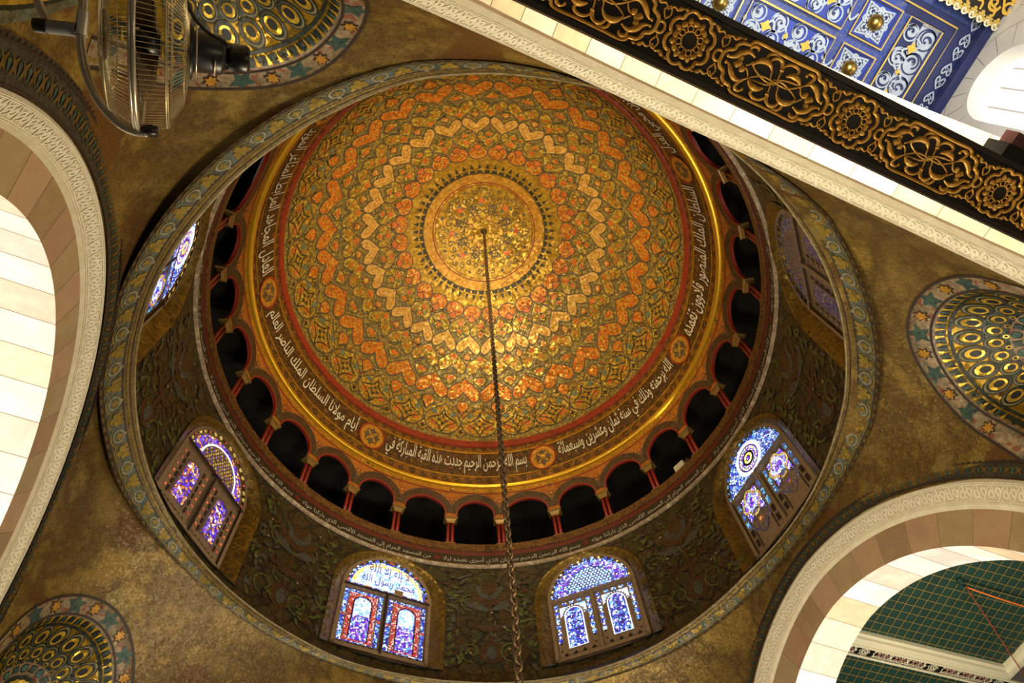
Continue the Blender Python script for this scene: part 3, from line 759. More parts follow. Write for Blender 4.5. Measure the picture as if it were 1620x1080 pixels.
random.seed(3)
for k, a in enumerate(WA):       # eight panels between windows
    c = a + 22.5
    U = lambda s: c + s / .1117
    # vase and acanthus tree
    mb.blob(RM, [(U(x * .3), 12.75 + y * .28) for x, y in circle(0, 0, 1, n=16)], 'drum_brown', .012)
    mb.blob(RM, [(U(x * .12), 12.75 + y * .2) for x, y in circle(0, 0, 1, n=12)], 'drum_blue', .02, rings=1)
    mb.ribbon(RM, [(U(0), 13.0), (U(0), 13.35), (U(0), 14.4)], .05, 'drum_brown', .014, sx=.1117)
    mb.blob(RM, [(U(x * .42), 13.45 + y * .09) for x, y in ((-1, 1), (1, 1), (.4, -1), (-.4, -1))], 'drum_brown', .014, rings=1)
    for sg in (-1, 1):
        for q in range(4):
            smooth_leaf(U(0), 14.0 + .16 * q, .75 - .08 * q, .12, pi / 2 - sg * (1.15 - .28 * q), 'drum_brown' if q % 2 else 'drum_blue', .014 + .003 * q)
        for q in range(3):
            z0 = 12.6 + .75 * q
            mb.ribbon(RM, [(U(sg * (.28 + x)), z0 + y) for x, y in spiral(.18, .2, .3, 1.2, -pi / 2, sg, 14)], .022, 'drum_leaf' if q != 1 else 'drum_brown', .014, sx=.1117)
            mb.blob(RM, [(U(sg * (.46 + x * .1)), z0 + .2 + y * .1) for x, y in star(0, 0, 1, .5, 5)], 'drum_brown', .018, rings=1)
        for q in range(34):      # leafy column at the panel edge
            smooth_leaf(U(sg * (.88 + random.uniform(-.13, .13))), 12.4 + q * .085 + random.uniform(-.05, .05), random.uniform(.16, .3), .045, random.uniform(0, PI2), random.choice(['drum_leaf', 'drum_leaf', 'drum_blue', 'drum_brown']), .012 + .0004 * q)
    for q in range(30):
        u, v = random.uniform(-.7, .7), random.uniform(12.4, 15.2)
        smooth_leaf(U(u), v, random.uniform(.12, .26), .035, random.uniform(0, PI2), random.choice(['drum_leaf', 'drum_blue', 'drum_leaf']), .010 + .0003 * q)
    for q in range(5):
        u, v = random.uniform(-.9, .9), random.uniform(12.5, 15.2)
        mb.blob(RM, [(U(u + x * random.uniform(.02, .05)), v + y * .025) for x, y in circle(0, 0, 1, n=7)], 'ledge', .022, rings=1)
mb.build('vine_mosaic', dr)
mb = MB()
for a in WA:
    ar = radians(a); nx, ny = cos(ar), sin(ar); tx, ty = -sin(ar), cos(ar)

    def outer(t):
        if t < .25: s, z = -HO, ZB - .12 + (14.0 - ZB + .12) * t / .25
        elif t > .75: s, z = HO, 14.0 - (14.0 - ZB + .12) * (t - .75) / .25
        else:
            an = pi - pi * (t - .25) / .5; s, z = HO * cos(an), 14.0 + 1.46 * sin(an)
        return s, z
    rows = [[], [], []]
    T = [i / 64 for i in range(65)]
    for t in T:
        s, z = outer(t); p = a + degrees(s / 6.4); rows[0].append(RM(p, z, .03))
        k = HW / HO; s2 = s * k
        z2 = 14.2 + (z - 14.0) * (1.10 / 1.46) if z > 14.0 else (ZB + .15) + (z - (ZB - .12)) / (14.0 - ZB + .12) * (14.2 - ZB - .15)
        for q, d in ((1, 6.34), (2, 6.62)):
            ss = s * (1 + (k - 1) * (.55 if q == 1 else 1)); zq = z + (z2 - z) * (.55 if q == 1 else 1)
            dd = max(d, 0)
            rows[q].append((nx * dd + tx * ss, ny * dd + ty * ss, zq))
    mb.grid(rows, 'reveal', sm=True)
    for s0, s1 in ((-HO, HO),):   # sill
        mb.grid([[RM(a + degrees(s / 6.4), ZB - .12, .03) for s in (s0, -.7, 0, .7, s1)], [(nx * 6.62 + tx * s, ny * 6.62 + ty * s, ZB + .15) for s in (-HW, -.54, 0, .54, HW)]], 'drum_brown')
mb.build('window_reveals', dr, 'gold mosaic reveals round the drum windows')

# stained glass windows
D0 = 6.52


def wmap(a):
    ar = radians(a)
    # s runs to the viewer's right, i.e. with falling azimuth
    return lambda s, z, h=0: ((D0 - h) * cos(ar) + s * sin(ar), (D0 - h) * sin(ar) - s * cos(ar), z)


def arcpts(x, zc, rx, rz, n=24): return [(x + rx * cos(pi * i / n), zc + rz * sin(pi * i / n)) for i in range(n + 1)]


def rect(x0, z0, x1, z1): return [(x0, z0), (x1, z0), (x1, z1), (x0, z1)]


def panel(x0, x1, z0, z1, n=12):
    w = (x1 - x0) / 2; return [(x0, z0), (x1, z0)] + arcpts((x0 + x1) / 2, z1 - w, w, w, n)


def quatre(x, z, rx, rz):
    P = []
    for k in range(4):
        an = k * pi / 2
        P += [(x + rx * (.55 * cos(an) + .45 * cos(an + t)), z + rz * (.55 * sin(an) + .45 * sin(an + t))) for t in [(-1.5 + 3 * i / 8) for i in range(9)]]
    return P


STY = {0: 'medal', 1: 'hex', 2: 'script', 3: 'violet', 4: 'medal2', 7: 'dull', 5: 'hex', 6: 'script'}
WLAB = {0: 'arched blue window with a round white and purple medallion', 1: 'arched blue window with a honeycomb head and white arched lights', 2: 'arched window with red borders and blue script in its yellow edged head', 3: 'arched window with violet lights flecked orange in a stone lattice', 4: 'narrow seen violet and blue window half hidden behind the cornice beside the fan', 7: 'dull unlit window half hidden behind the cornice under the carved beam', 5: 'arched blue window hidden behind the cornice near the fan', 6: 'arched window hidden behind the cornice below the carved beam'}
for k, a in enumerate(WA):
    mp = wmap(a); st = STY[k]
    w = empty('window_%d' % (k + 1), (0, 0, 0), WLAB[k], 'window', kind='structure')
    z0 = ZB + .12
    rim = [(-HW, z0)] + [(-x, z) for x, z in arcpts(0, ZTR, HW, 1.12)] + [(HW, z0)]
    f = MB()
    frm = 'win_frame'; bar = 'win_dark' if st in ('script', 'violet', 'medal2') else 'win_frame'
    f.poly(mp, rim, frm, -.06)
    f.ribbon(mp, rim, .045, frm, .045); f.ribbon(mp, [(-HW, z0 + .02), (HW, z0 + .02)], .05, frm, .045)
    f.ribbon(mp, [(-HW, ZTR), (HW, ZTR)], .035, bar, .06); f.ribbon(mp, [(0, z0), (0, ZTR)], .035, bar, .06)
    f.build('window_frame', w)
    t = MB()
    tr = arcpts(0, ZTR + .09, HW - .1, .96)
    inner = arcpts(0, ZTR + .17, HW - .27, .72)
    t.poly(mp, tr, {'script': 'g_blue', 'hex': 'g_blue', 'violet': 'win_frame', 'medal': 'g_blue', 'medal2': 'g_blue', 'dull': 'win_frame'}[st], -.02)
    nb = 17
    if st == 'script':
        t.poly(mp, arcpts(0, ZTR + .14, HW - .17, .84), 'g_yellow', -.01); t.poly(mp, arcpts(0, ZTR + .15, HW - .27, .70), 'g_white', .0)
        for v0, v1, tx_ in ((.34, .72, '\u0644\u0627 \u0625\u0644\u0647 \u0625\u0644\u0627 \u0627\u0644\u0644\u0647'), (.03, .36, '\u0645\u062d\u0645\u062f \u0631\u0633\u0648\u0644 \u0627\u0644\u0644\u0647')):
            hw = .68 if v0 < .2 else .52
            write(t, mp, tx_, 'g_indigo', -hw, hw, ZTR + .17 + v0, ZTR + .17 + v1, .01)
    elif st in ('hex', 'violet', 'dull'):
        t.poly(mp, arcpts(0, ZTR + .13, HW - .17, .84), {'hex': 'g_purple', 'violet': 'g_violet', 'dull': 'g_dull'}[st], -.01)
        hexp = arcpts(0, ZTR + .15, .62, .66)
        t.poly(mp, hexp, {'hex': 'g_cyan', 'violet': 'win_frame', 'dull': 'win_frame'}[st], .0)
        if st != 'hex': t.ribbon(mp, hexp, .02, 'g_dot' if st == 'violet' else 'win_frame', .012)
        for r in range(9):
            for q in range(-8, 9):
                x = (q + (r % 2) * .5) * .088; z = ZTR + .2 + r * .076
                if (x / .6) ** 2 + ((z - ZTR - .15) / .63) ** 2 < .92:
                    t.blob(mp, circle(x, z, .026, n=6), {'hex': 'g_dot', 'violet': 'g_gold' if (q + r) % 3 else 'g_violet', 'dull': 'g_dull'}[st], .01, rings=1)
    else:
        t.ribbon(mp, circle(0, ZTR + .52, .40, n=32), .045, 'g_dot', .014, True)
        t.blob(mp, circle(0, ZTR + .52, .39, n=32), 'g_violet' if st == 'medal2' else 'win_dark', .008, rings=2)
        t.blob(mp, circle(0, ZTR + .52, .33, n=28), 'g_purple', .012, rings=2)
        for q in range(22):
            an = q * PI2 / 22
            t.blob(mp, circle(.28 * cos(an), ZTR + .52 + .28 * sin(an), .028, n=7), 'g_yellow', .018, rings=1)
        t.blob(mp, circle(0, ZTR + .52, .2, n=20), 'win_dark' if st == 'medal' else 'g_violet', .016, rings=1)
        t.ribbon(mp, circle(0, ZTR + .52, .11, n=18), .03, 'g_yellow', .02, True); t.blob(mp, circle(0, ZTR + .52, .06, n=10), 'g_purple', .02, rings=1)
    for q in range(nb):      # small panes round the head and along its foot
        an = pi * (q + .5) / nb
        x, z = (HW - .06) * cos(an), ZTR + .06 + 1.0 * sin(an)
        t.blob(mp, circle(x, z, .055 if q % 3 else .035, n=8), {'script': 'g_blue' if q % 4 else 'g_orange', 'hex': 'g_blue' if q % 3 else 'g_yellow', 'violet': 'g_gold' if q % 3 else 'g_orange', 'medal': 'g_cyan', 'medal2': 'g_gold', 'dull': 'g_dull'}[st], .02, rings=1)
    for q in range(11):
        x = -.85 + q * .17
        t.poly(mp, rect(x - .06, ZTR + .045, x + .06, ZTR + .11), {'script': 'g_blue' if q % 5 != 2 else 'g_orange', 'hex': 'g_blue', 'violet': 'g_dull', 'medal': 'g_cyan', 'medal2': 'g_violet', 'dull': 'g_dull'}[st], .02)
    t.build('fanlight', w)
    for sg in (-1, 1):
        c = MB(); x0, x1 = sorted((sg * .05, sg * (HW - .05))); zb, zt = z0 + .07, ZTR - .06
        if st == 'script':
            c.poly(mp, rect(x0, zb, x1, zt), 'win_frame', -.03); c.poly(mp, rect(x0 + .02, zb + .1, x1 - .02, zt - .02), 'g_blue', -.02)
            c.poly(mp, rect(x0 + .15, zb + .12, x1 - .15, zt - .1), 'g_red', -.01)
            p = panel(x0 + .27, x1 - .27, zb + .16, zt - .2); c.poly(mp, p, 'g_purple', .0); c.ribbon(mp, p, .014, 'win_dark', .01, True)
            c.poly(mp, panel(x0 + .3, x1 - .3, (zb + zt) / 2 + .05, zt - .23), 'g_white', .004)
            for x in (x0 + .07, x1 - .07):
                c.blob(mp, circle(x, (zb + zt) / 2, .05, n=8), 'g_orange', .0, rings=1)
            for q in range(5): c.blob(mp, circle(x0 + .12 + q * .18, zb + .05, .03, n=7), 'win_dark', .0, rings=1)
            for x in (x0 + .135, x1 - .135): c.ribbon(mp, [(x, zb + .1), (x, zt - .05)], .014, 'win_frame', .0)
        elif st == 'hex':
            c.poly(mp, rect(x0, zb, x1, zt), 'win_frame', -.03)
            for q in range(7):
                z = zt - .1 - q * .2
                for x in (x0 + .08, x1 - .08):
                    c.poly(mp, rect(x - .05, z - .06, x + .05, z + .06), 'g_blue', -.01) if q < 6 else None
                    c.blob(mp, circle(x, z - .1, .026, n=7), 'g_dot' if q < 5 else 'win_dark', .0, rings=1)
            for x in (x0 + .3, x1 - .3, (x0 + x1) / 2): c.poly(mp, rect(x - .06, zt - .11, x + .06, zt - .03), 'g_blue', -.01)
            c.poly(mp, [(x0 + .16, zt - .16), (x0 + .42, zt - .16), (x0 + .16, zt - .45)], 'g_white', -.01)
            c.poly(mp, [(x1 - .16, zt - .16), (x1 - .42, zt - .16), (x1 - .16, zt - .45)], 'g_white', -.01)
            p = panel(x0 + .2, x1 - .2, zb + .2, zt - .17); c.poly(mp, p, 'win_frame', .0)
            for i in range(2, len(p) - 1, 1): c.blob(mp, circle(p[i][0] * .97 + (x0 + x1) / 2 * .03, p[i][1] - .015, .022, n=5), 'g_white', .008, rings=1)
            p = panel(x0 + .27, x1 - .27, zb + .22, zt - .25); c.poly(mp, p, 'g_blue', .01); c.ribbon(mp, p, .012, 'g_dot', .016, True)
            for q in range(5):
                for x in (-.13, .13): c.blob(mp, circle((x0 + x1) / 2 + x, zb + .38 + q * .2, .05, n=10), 'g_purple', .014, rings=1); c.blob(mp, circle((x0 + x1) / 2 + x, zb + .38 + q * .2, .03, n=8), 'g_dot', .018, rings=1)
                c.blob(mp, circle((x0 + x1) / 2, zb + .48 + q * .2, .055, n=10), 'g_indigo', .014, rings=1)
            for q in range(4): c.blob(mp, circle(x0 + .17 + q * .22, zb + .08, .045, n=10), 'win_dark', .0, rings=1)
        elif st in ('violet', 'dull'):
            c.poly(mp, rect(x0, zb, x1, zt), 'win_frame', -.03)
            p = panel(x0 + .27, x1 - .27, zb + .25, zt - .2); c.poly(mp, p, 'g_violet' if st == 'violet' else 'g_dull', .0)
            c.ribbon(mp, p, .03, 'win_frame', .006, True); c.ribbon(mp, p, .008, 'g_dull', .012, True)
            random.seed(k * 7 + sg)
            for q in range(26):
                x = random.uniform(x0 + .31, x1 - .31); z = random.uniform(zb + .3, zt - .33)
                c.blob(mp, circle(x, z, random.uniform(.018, .034), n=7), random.choice(['g_gold', 'g_dot', 'g_orange', 'g_purple']) if st == 'violet' else 'g_dull', .008, rings=1)
            for q in range(6):
                for x in (x0 + .09, x1 - .09): c.blob(mp, circle(x, zb + .3 + q * .22, .036, n=8), 'g_orange' if st == 'violet' else 'g_dull', .0, rings=1)
                for x in (x0 + .19, x1 - .19): c.poly(mp, rect(x - .02, zb + .2 + q * .22, x + .02, zb + .36 + q * .22), 'win_dark', .0)
            for q in range(7): c.poly(mp, rect(x0 + .07 + q * .12, zb + .05, x0 + .13 + q * .12, zb + .09), 'win_dark', .0)
        else:
            c.poly(mp, rect(x0, zb, x1, zt), 'win_frame', -.03)
            c.poly(mp, rect(x0 + .2, zb + .55, x1 - .2, zt - .1), 'g_purple' if st == 'medal' else 'g_violet', -.01)
            for q in range(5):
                z = zt - .2 - q * .28
                for x in (x0 + .1, x1 - .1): c.poly(mp, rect(x - .045, z - .1, x + .045, z + .1), 'g_cyan' if q < 3 else 'win_dark', -.01)
            for z, rr_, lit in ((zt - .42, .3, 1), (zt - .95, .28, 0)):
                qf = quatre((x0 + x1) / 2, z, rr_, rr_ * 1.15)
                c.blob(mp, qf, ('g_purple' if lit else 'win_frame'), .0, rings=2); c.ribbon(mp, qf, .028, 'g_gold' if lit else 'g_dull', .012, True)
                for q in range(14):
                    an = q * PI2 / 14
                    c.blob(mp, circle((x0 + x1) / 2 + .15 * cos(an), z + .17 * sin(an), .03, n=6), ('g_white' if lit else 'g_dull'), .01, rings=1)
                c.blob(mp, circle((x0 + x1) / 2, z, .05, n=10), 'g_violet', .014, rings=1)
            c.ribbon(mp, [(x0 + .2, zb + .06), (x0 + .2, zt - .06), (x1 - .2, zt - .06), (x1 - .2, zb + .06)], .012, 'win_dark', .006)
        c.build('casement', w)
    if st == 'script':
        b = MB(); b.poly(mp, rect(.16, ZTR + .0, .38, ZTR + .18), 'win_frame', .07); b.build('lock_plate', w)

# ------------------------------------------------------------------ cornice ring under the drum
RES = [(-170.6, 6.02), (-164.8, 5.99), (-159, 5.965), (-145, 5.955), (-134, 5.975), (-123.6, 6.04), (-114, 6.01), (-105.8, 5.975), (-92, 5.98), (-85, 6.0), (-61.8, 6.006), (-55.5, 6.03), (-45.7, 6.05), (-29.9, 6.04), (-21.75, 5.982), (-10.45, 5.95), (-1.4, 5.907), (11, 5.84), (20.4, 5.9), (28.7, 5.98), (39.5, 6.07), (48.5, 6.08), (61, 6.03), (75, 5.98), (87, 5.98), (99.7, 6.04), (110, 6.0), (122.8, 6.0), (139.3, 6.035), (155.8, 6.04), (168, 6.035), (177.5, 6.045), (189.4, 6.02)]
ZO = [(-180, 11.02), (-170, 11.05), (-150, 11.25), (-134, 11.40), (-116, 11.34), (-100, 11.15), (-85, 11.05), (-60, 11.1), (-40, 11.0), (-25, 11.13), (-12, 11.22), (12, 11.38), (45, 11.48), (111, 11.55), (134, 11.53), (156, 11.12), (172, 11.0), (180, 11.02)]


WXN, WXP, WYN, WYP = 6.27, 5.97, 5.97, 6.10
RP = 8.4; PZC = 11.67 - sqrt(RP ** 2 - 36)


def prad(phi, z):
    z = max(PZC, min(11.67, z)); rd = min(sqrt(max(RP ** 2 - (z - PZC) ** 2, 1e-6)), 8.4)
    k = max(1.0, min(1.40, rd / 6.0)); n_ = 1 / (.5 - math.log2(k))
    c, s = cos(phi), sin(phi)
    wx = WXP if c > 0 else WXN; wy = WYP if s > 0 else WYN
    return 1 / ((abs(c) / wx) ** n_ + (abs(s) / wy) ** n_) ** (1 / n_)


def wrap(p): return (p + 180) % 360 - 180


def RING(phi, t, h=0):
    """t 0 at the lip, 1 at the outer edge"""
    p = wrap(phi); r0 = interp(p if p > -170.6 else p + 360, RES); zo = interp(p, ZO)
    re = min(prad(radians(phi), zo) - .03, 6.27); r = r0 + (re - r0) * (1 - (1 - t) ** 1.5) - h; z = 11.655 + (zo - 11.655) * t
    return (r * cos(radians(phi)), r * sin(radians(phi)), z - h * .5)


rg = empty('trim_1', (0, 0, 0), 'blue grey painted cornice ring with gold leaves round the dome opening', 'cornice ring', kind='structure')
mb = MB()
TS = (.0, .05, .10, .17, .24, .30, .44, .58, .72, .84, .88, .94, 1.0)
mb.grid([[RING(360 * j / 240, t) for j in range(240)] for t in TS], lambda i, j: 'ring_brown' if i < 5 else 'ring' if i < 9 else 'ring_brown', closed=True, sm=True)
for t, w, k_ in ((.1, .010, 'pend_line'), (.30, .012, 'pend_line'), (.17, .014, 'ring_gold'), (.85, .016, 'pend_line'), (.985, .012, 'pend_line')): mb.ribbon(RING, [(360 * j / 240, t) for j in range(240)], w, k_, .008, True, .18)
for q in range(230): mb.blob(RING, [(q * 360 / 230 + x * .55, .935 + y * .035) for x, y in ((-1, -1), (1, -1), (0, 1))], 'pend_line', .01, rings=1)
NM = 62
for i in range(NM):
    a = i * 360 / NM; b = a + 180 / NM
    mb.blob(RING, [(a + x * 1.15, .54 + y * .19) for x, y in circle(0, 0, 1, n=14)], 'ring_grey', .012, rings=2)
    mb.blob(RING, [(a + x * .85, .54 + y * .14) for x, y in circle(0, 0, 1, n=12)], 'ring', .016, rings=1)
    mb.blob(RING, [(a + x * .65, .54 + y * .12) for x, y in PALM], 'ring_gold', .020, rings=1)
    mb.blob(RING, [(a + x * .3, .36 - y * .05) for x, y in DROP], 'ring_grey', .016, rings=1)
    mb.blob(RING, [(b + x * 1.15, .54 - y * .22) for x, y in PALM], 'ring_gold', .014, rings=1)
    for sg in (-1, 1): mb.blob(RING, [(b + sg * (.75 + x * .5), .46 - y * .12 - x * .03) for x, y in DROP], 'ring_gold', .012, rings=1)
    mb.ribbon(RING, [(b + 2.9 * (x - .5) + .0, .80 - .13 * (1 - (2 * x - 1) ** 2) * -1 - .13) for x in [j / 10 for j in range(11)]], .018, 'ring_gold', .012, sx=.2)
    mb.ribbon(RING, [(a + 2.6 * (x - .5), .70 + .11 * (1 - (2 * x - 1) ** 2)) for x in [j / 10 for j in range(11)]], .022, 'ring_gold', .013, sx=.2)
mb.build('painted_cornice', rg)
mb = MB()
mb.grid([[RING(360 * j / 240, 0, h) for j in range(240)] for h in (-.02, .02)], 'ring_lip', closed=True)
mb.grid([[(lambda q: (q[0], q[1], q[2] + dz))(RING(360 * j / 240, 0, hh)) for j in range(240)] for hh, dz in ((.02, 0), (.02, .03), (-.06, .045), (-.3, .06))], 'ring_lip', closed=True)
mb.build('cornice_lip', rg, 'pale chipped lip of the cornice')

# ------------------------------------------------------------------ pendentives
ARCHES = {'left': dict(r=4.28, z=6.45, W=WXN, ang=pi), 'right': dict(r=4.34, z=6.45, W=WXP, ang=0.0), 'front': dict(r=4.33, z=6.45, W=WYN, ang=-pi / 2), 'back': dict(r=4.3, z=6.45, W=WYP, ang=pi / 2)}


def arch_low(phi):
    """lower edge of the plaster at this azimuth"""
    for A in ARCHES.values():
        d = (phi - A['ang'] + pi) % PI2 - pi
        if abs(d) <= pi / 4:
            s = A['W'] * math.tan(d)
            if abs(s) < A['r']: return A['z'] + sqrt(A['r'] ** 2 - s * s)
    return 4.4


NICHE = {'right': dict(c=-pi / 4, s=.20, z=9.58, ro=1.27, ri=.98), 'low': dict(c=3 * pi / 4, s=.17, z=9.42, ro=1.22, ri=.95), 'fan': dict(c=-3 * pi / 4, s=-.08, z=9.96, ro=1.29, ri=1.02), 'back': dict(c=pi / 4, s=0, z=9.5, ro=1.25, ri=.97)}
SR = 7.1


def in_niche(Nn, phi, z, rad_):
    s = ((phi - Nn['c'] + pi) % PI2 - pi) * SR - Nn['s']
    return (s * s + (z - Nn['z']) ** 2 < rad_ ** 2) if z > Nn['z'] else (abs(s) < rad_ and z > Nn['z'] - .98)


PN = {'right': ('pendentive', 'gold ochre plaster corner surface round the shell niche at the right'), 'low': ('pendentive', 'gold ochre plaster corner surface round the shell niche at the lower left'), 'fan': ('pendentive', 'gold ochre plaster corner surface behind the fan'), 'back': ('pendentive', 'gold ochre plaster corner surface between the right arch and the frame foot')}
for key, Nn in NICHE.items():
    mb = MB(); M1 = 150; R1 = 90
    phs = [Nn['c'] - pi / 4 + pi / 2 * i / M1 for i in range(M1 + 1)]
    rows = []
    Z = []
    for ph in phs:
        lo = arch_low(ph); tz = 11.56
        zz_ = [tz + (lo - tz) * (j / R1) for j in range(R1 + 1)]
        Z.append(zz_); rows.append([(prad(ph, z) * cos(ph), prad(ph, z) * sin(ph), z) for z in zz_])

    def sk(i, j):
        ph = (phs[i] + phs[i + 1]) / 2; z = (Z[i][j] + Z[i + 1][j + 1]) / 2
        return in_niche(Nn, ph, z, Nn['ri'] + .05)
    mb.grid(rows, 'pend', skip=sk, sm=True)
    mb.build(PN[key][0], None, PN[key][1], 'pendentive', kind='structure')

# shell niches
NL = {'right': 'gold shell niche with peacock eye rows on the right, beside the right arch', 'low': 'gold shell niche with peacock eyes at the lower left, below the left arch', 'fan': 'gold shell niche with peacock eyes behind the fan'}
for key in ('right', 'low', 'fan'):
    Nn = NICHE[key]; ro, ri = Nn['ro'], Nn['ri']

    def NM_(s, z, h=0, dep=0):
        ph = Nn['c'] + (s + Nn['s']) / SR; zz_ = z + Nn['z']
        r = prad(ph, zz_) + dep - h
        return (r * cos(ph), r * sin(ph), zz_)
    DEP = .50

    def CM(s, z, h=0):
        q = min(1.0, math.hypot(s, max(z, 0)) / ri) if z > 0 else min(1.0, abs(s) / ri)
        return NM_(s, z, h, DEP * max(0, 1 - q * q) + .03)
    root = empty('shell_niche', (0, 0, 0), NL[key], 'niche', 'shell niches of the pendentives')
    b = MB()
    TH = [-.42 + (pi + .84) * i / 60 for i in range(61)]

    def pol(r, t):
        if 0 <= t <= pi: return (r * cos(t), r * sin(t))
        if t < 0: return (r, t * 2.4)
        return (-r, -(t - pi) * 2.4)
    b.grid([[NM_(*pol(r, t), h) for t in TH] for r, h in ((ri - .01, -.06), (ri, .01), (ro, .012), (ro + .01, .0))], 'n_border', sm=True)
    for r, w, k_ in ((ro, .018, 'pend_line'), (ri + .02, .016, 'pend_line')): b.ribbon(NM_, [pol(r, t) for t in TH], w, k_, .024)
    rm = (ro + ri) / 2 + .01
    for i in range(13):
        t = -.3 + (pi + .6) * i / 12; x, y = pol(rm, t); an = t - pi / 2
        if i % 2:
            b.blob(NM_, [(x + .115 * (u * cos(an) - v * sin(an)), y + .115 * (u * sin(an) + v * cos(an))) for u, v in star(0, 0, 1, .62, 7)], 'pend_line', .022, rings=1)
            b.blob(NM_, [(x + .085 * (u * cos(an) - v * sin(an)), y + .085 * (u * sin(an) + v * cos(an))) for u, v in star(0, 0, 1, .6, 7)], 'n_flower', .03, rings=1)
        else:
            b.blob(NM_, [(x + .185 * (u * cos(an) - v * sin(an)), y + .15 * (u * sin(an) + v * cos(an))) for u, v in LEAF5], 'n_leaf', .022, rings=1)
    b.build('flower_border', root)
    c = MB()
    RR = [1, .97, .92, .85, .75, .65, .55, .45, .3, .15, .01]
    c.grid([[CM(*pol(ri * q, t)) for t in TH] for q in RR], 'n_gold', sm=True)
    for r, w, k_ in ((ri * .955, .022, 'n_black'), (ri * .90, .014, 'n_black'), (ri * .47, .02, 'n_black')): c.ribbon(CM, [pol(r, t) for t in TH], w, k_, .02)
    for i in range(54):
        t = -.3 + (pi + .6) * i / 53; x, y = pol(ri * .955, t); an = t
        c.blob(CM, [(x + .038 * (u * cos(an) - v * sin(an)), y + .038 * (u * sin(an) + v * cos(an))) for u, v in ((1, -.7), (1, .7), (-1.2, 0))], 'n_leaf' if i % 4 == 1 else 'n_black' if i % 2 else 'n_eye', .03, rings=1)
    for row, (q, rr_, nn_) in enumerate(((.765, .125, 11), (.575, .10, 11), (.48, .045, 11))):
        for i in range(nn_):
            t = -.25 + (pi + .5) * (i + (row % 2) * .5) / (nn_ - .5); x, y = pol(ri * q, t)
            dx, dy = (cos(t), sin(t)) if 0 < t < pi else (1 if t < 1 else -1, 0)
            for sc, ky, h, off in ((1.0, 'n_black', .022, 0), (.87, 'n_pale', .027, 0), (.79, 'n_black', .032, -.08), (.62, 'n_eye', .037, -.12), (.38, 'n_pupil', .042, -.2)):
                c.blob(CM, circle(x + dx * off * rr_, y + dy * off * rr_, rr_ * sc, n=14), ky, h, rings=1)
            if row < 2: c.ribbon(CM, [(x - dx * rr_, y - dy * rr_), (x - dx * (rr_ + .06), y - dy * (rr_ + .06))], .022, 'n_leaf', .02)
    c.build('conch', root)
    hmb = MB()
    hmb.grid([[CM(*pol(ri * q, t), h) for t in TH] for q, h in ((.45, .02), (.44, .05), (.30, .05), (.29, .02))], 'n_border')
    for i in range(11):
        t = -.2 + (pi + .4) * i / 10; x, y = pol(ri * .37, t); an = t
        P = circle(0, 0, 1, n=10) if i % 2 else [(-.8, -.8), (.8, -.8), (.8, .8), (-.8, .8)]
        for sc, ky, h in ((.056, 'n_black', .058), (.04, 'n_jewel' if i % 2 else 'n_leaf', .064)):
            hmb.blob(CM, [(x + sc * (u * cos(an) - v * sin(an)), y + sc * (u * sin(an) + v * cos(an))) for u, v in P], ky, h, rings=1)
    hmb.grid([[CM(*pol(ri * q, t), .03) for t in TH] for q in (.29, .2, .1, .01)], 'n_black')
    for i in range(9):
        t = pi * i / 8; x, y = pol(ri * .18, t)
        hmb.blob(CM, circle(x, y, .055, n=10), 'n_eye', .05, rings=1)
    hmb.blob(CM, circle(0, 0, .16, n=16), 'n_eye', .045, rings=1)
    hmb.build('jewelled_hub', root)

# small gold medallion low on the wall beside the fan
mb = MB()


def PM(s, z, h=0):
    ph = -3 * pi / 4 + s / 7.6; r = prad(ph, z) - h
    return (r * cos(ph), r * sin(ph), z)


def edge_s(z): return -.42 - .74 * sqrt(max(0, 1 - ((z - 7.6) / 1.5) ** 2))


ZP = [6.12 + i * .1 for i in range(30)]
US = (0, .07, .1, .13, .3, .5, .75, 1.0)
mb.grid([[PM(edge_s(z) + u * (-.06 - edge_s(z)), z, .02) for u in US] for z in ZP], lambda i, j: ('ring', 'n_black', 'n_eye', 'n_gold', 'n_gold', 'n_gold', 'n_gold')[j])
for z in (6.75, 7.1, 7.45, 7.8, 8.15, 8.45):
    e = edge_s(z)
    mb.blob(PM, [(e + .32 + x * .15, z + y * .17) for x, y in circle(0, 0, 1, n=14)], 'n_black', .035)
    mb.ribbon(PM, [(e + .32 + x, z + y) for x, y in spiral(0, 0, .13, 1.2, z, 1)], .025, 'n_eye', .05)
    mb.blob(PM, [(e + .62 + x * .1, z + .15 + y * .12) for x, y in LEAF5], 'n_pale', .05, rings=1)
mb.build('wall_medallion', None, 'black and gold mosaic patch at the top left corner beyond the fan bracket', 'mosaic medallion')

# ------------------------------------------------------------------ marble arches


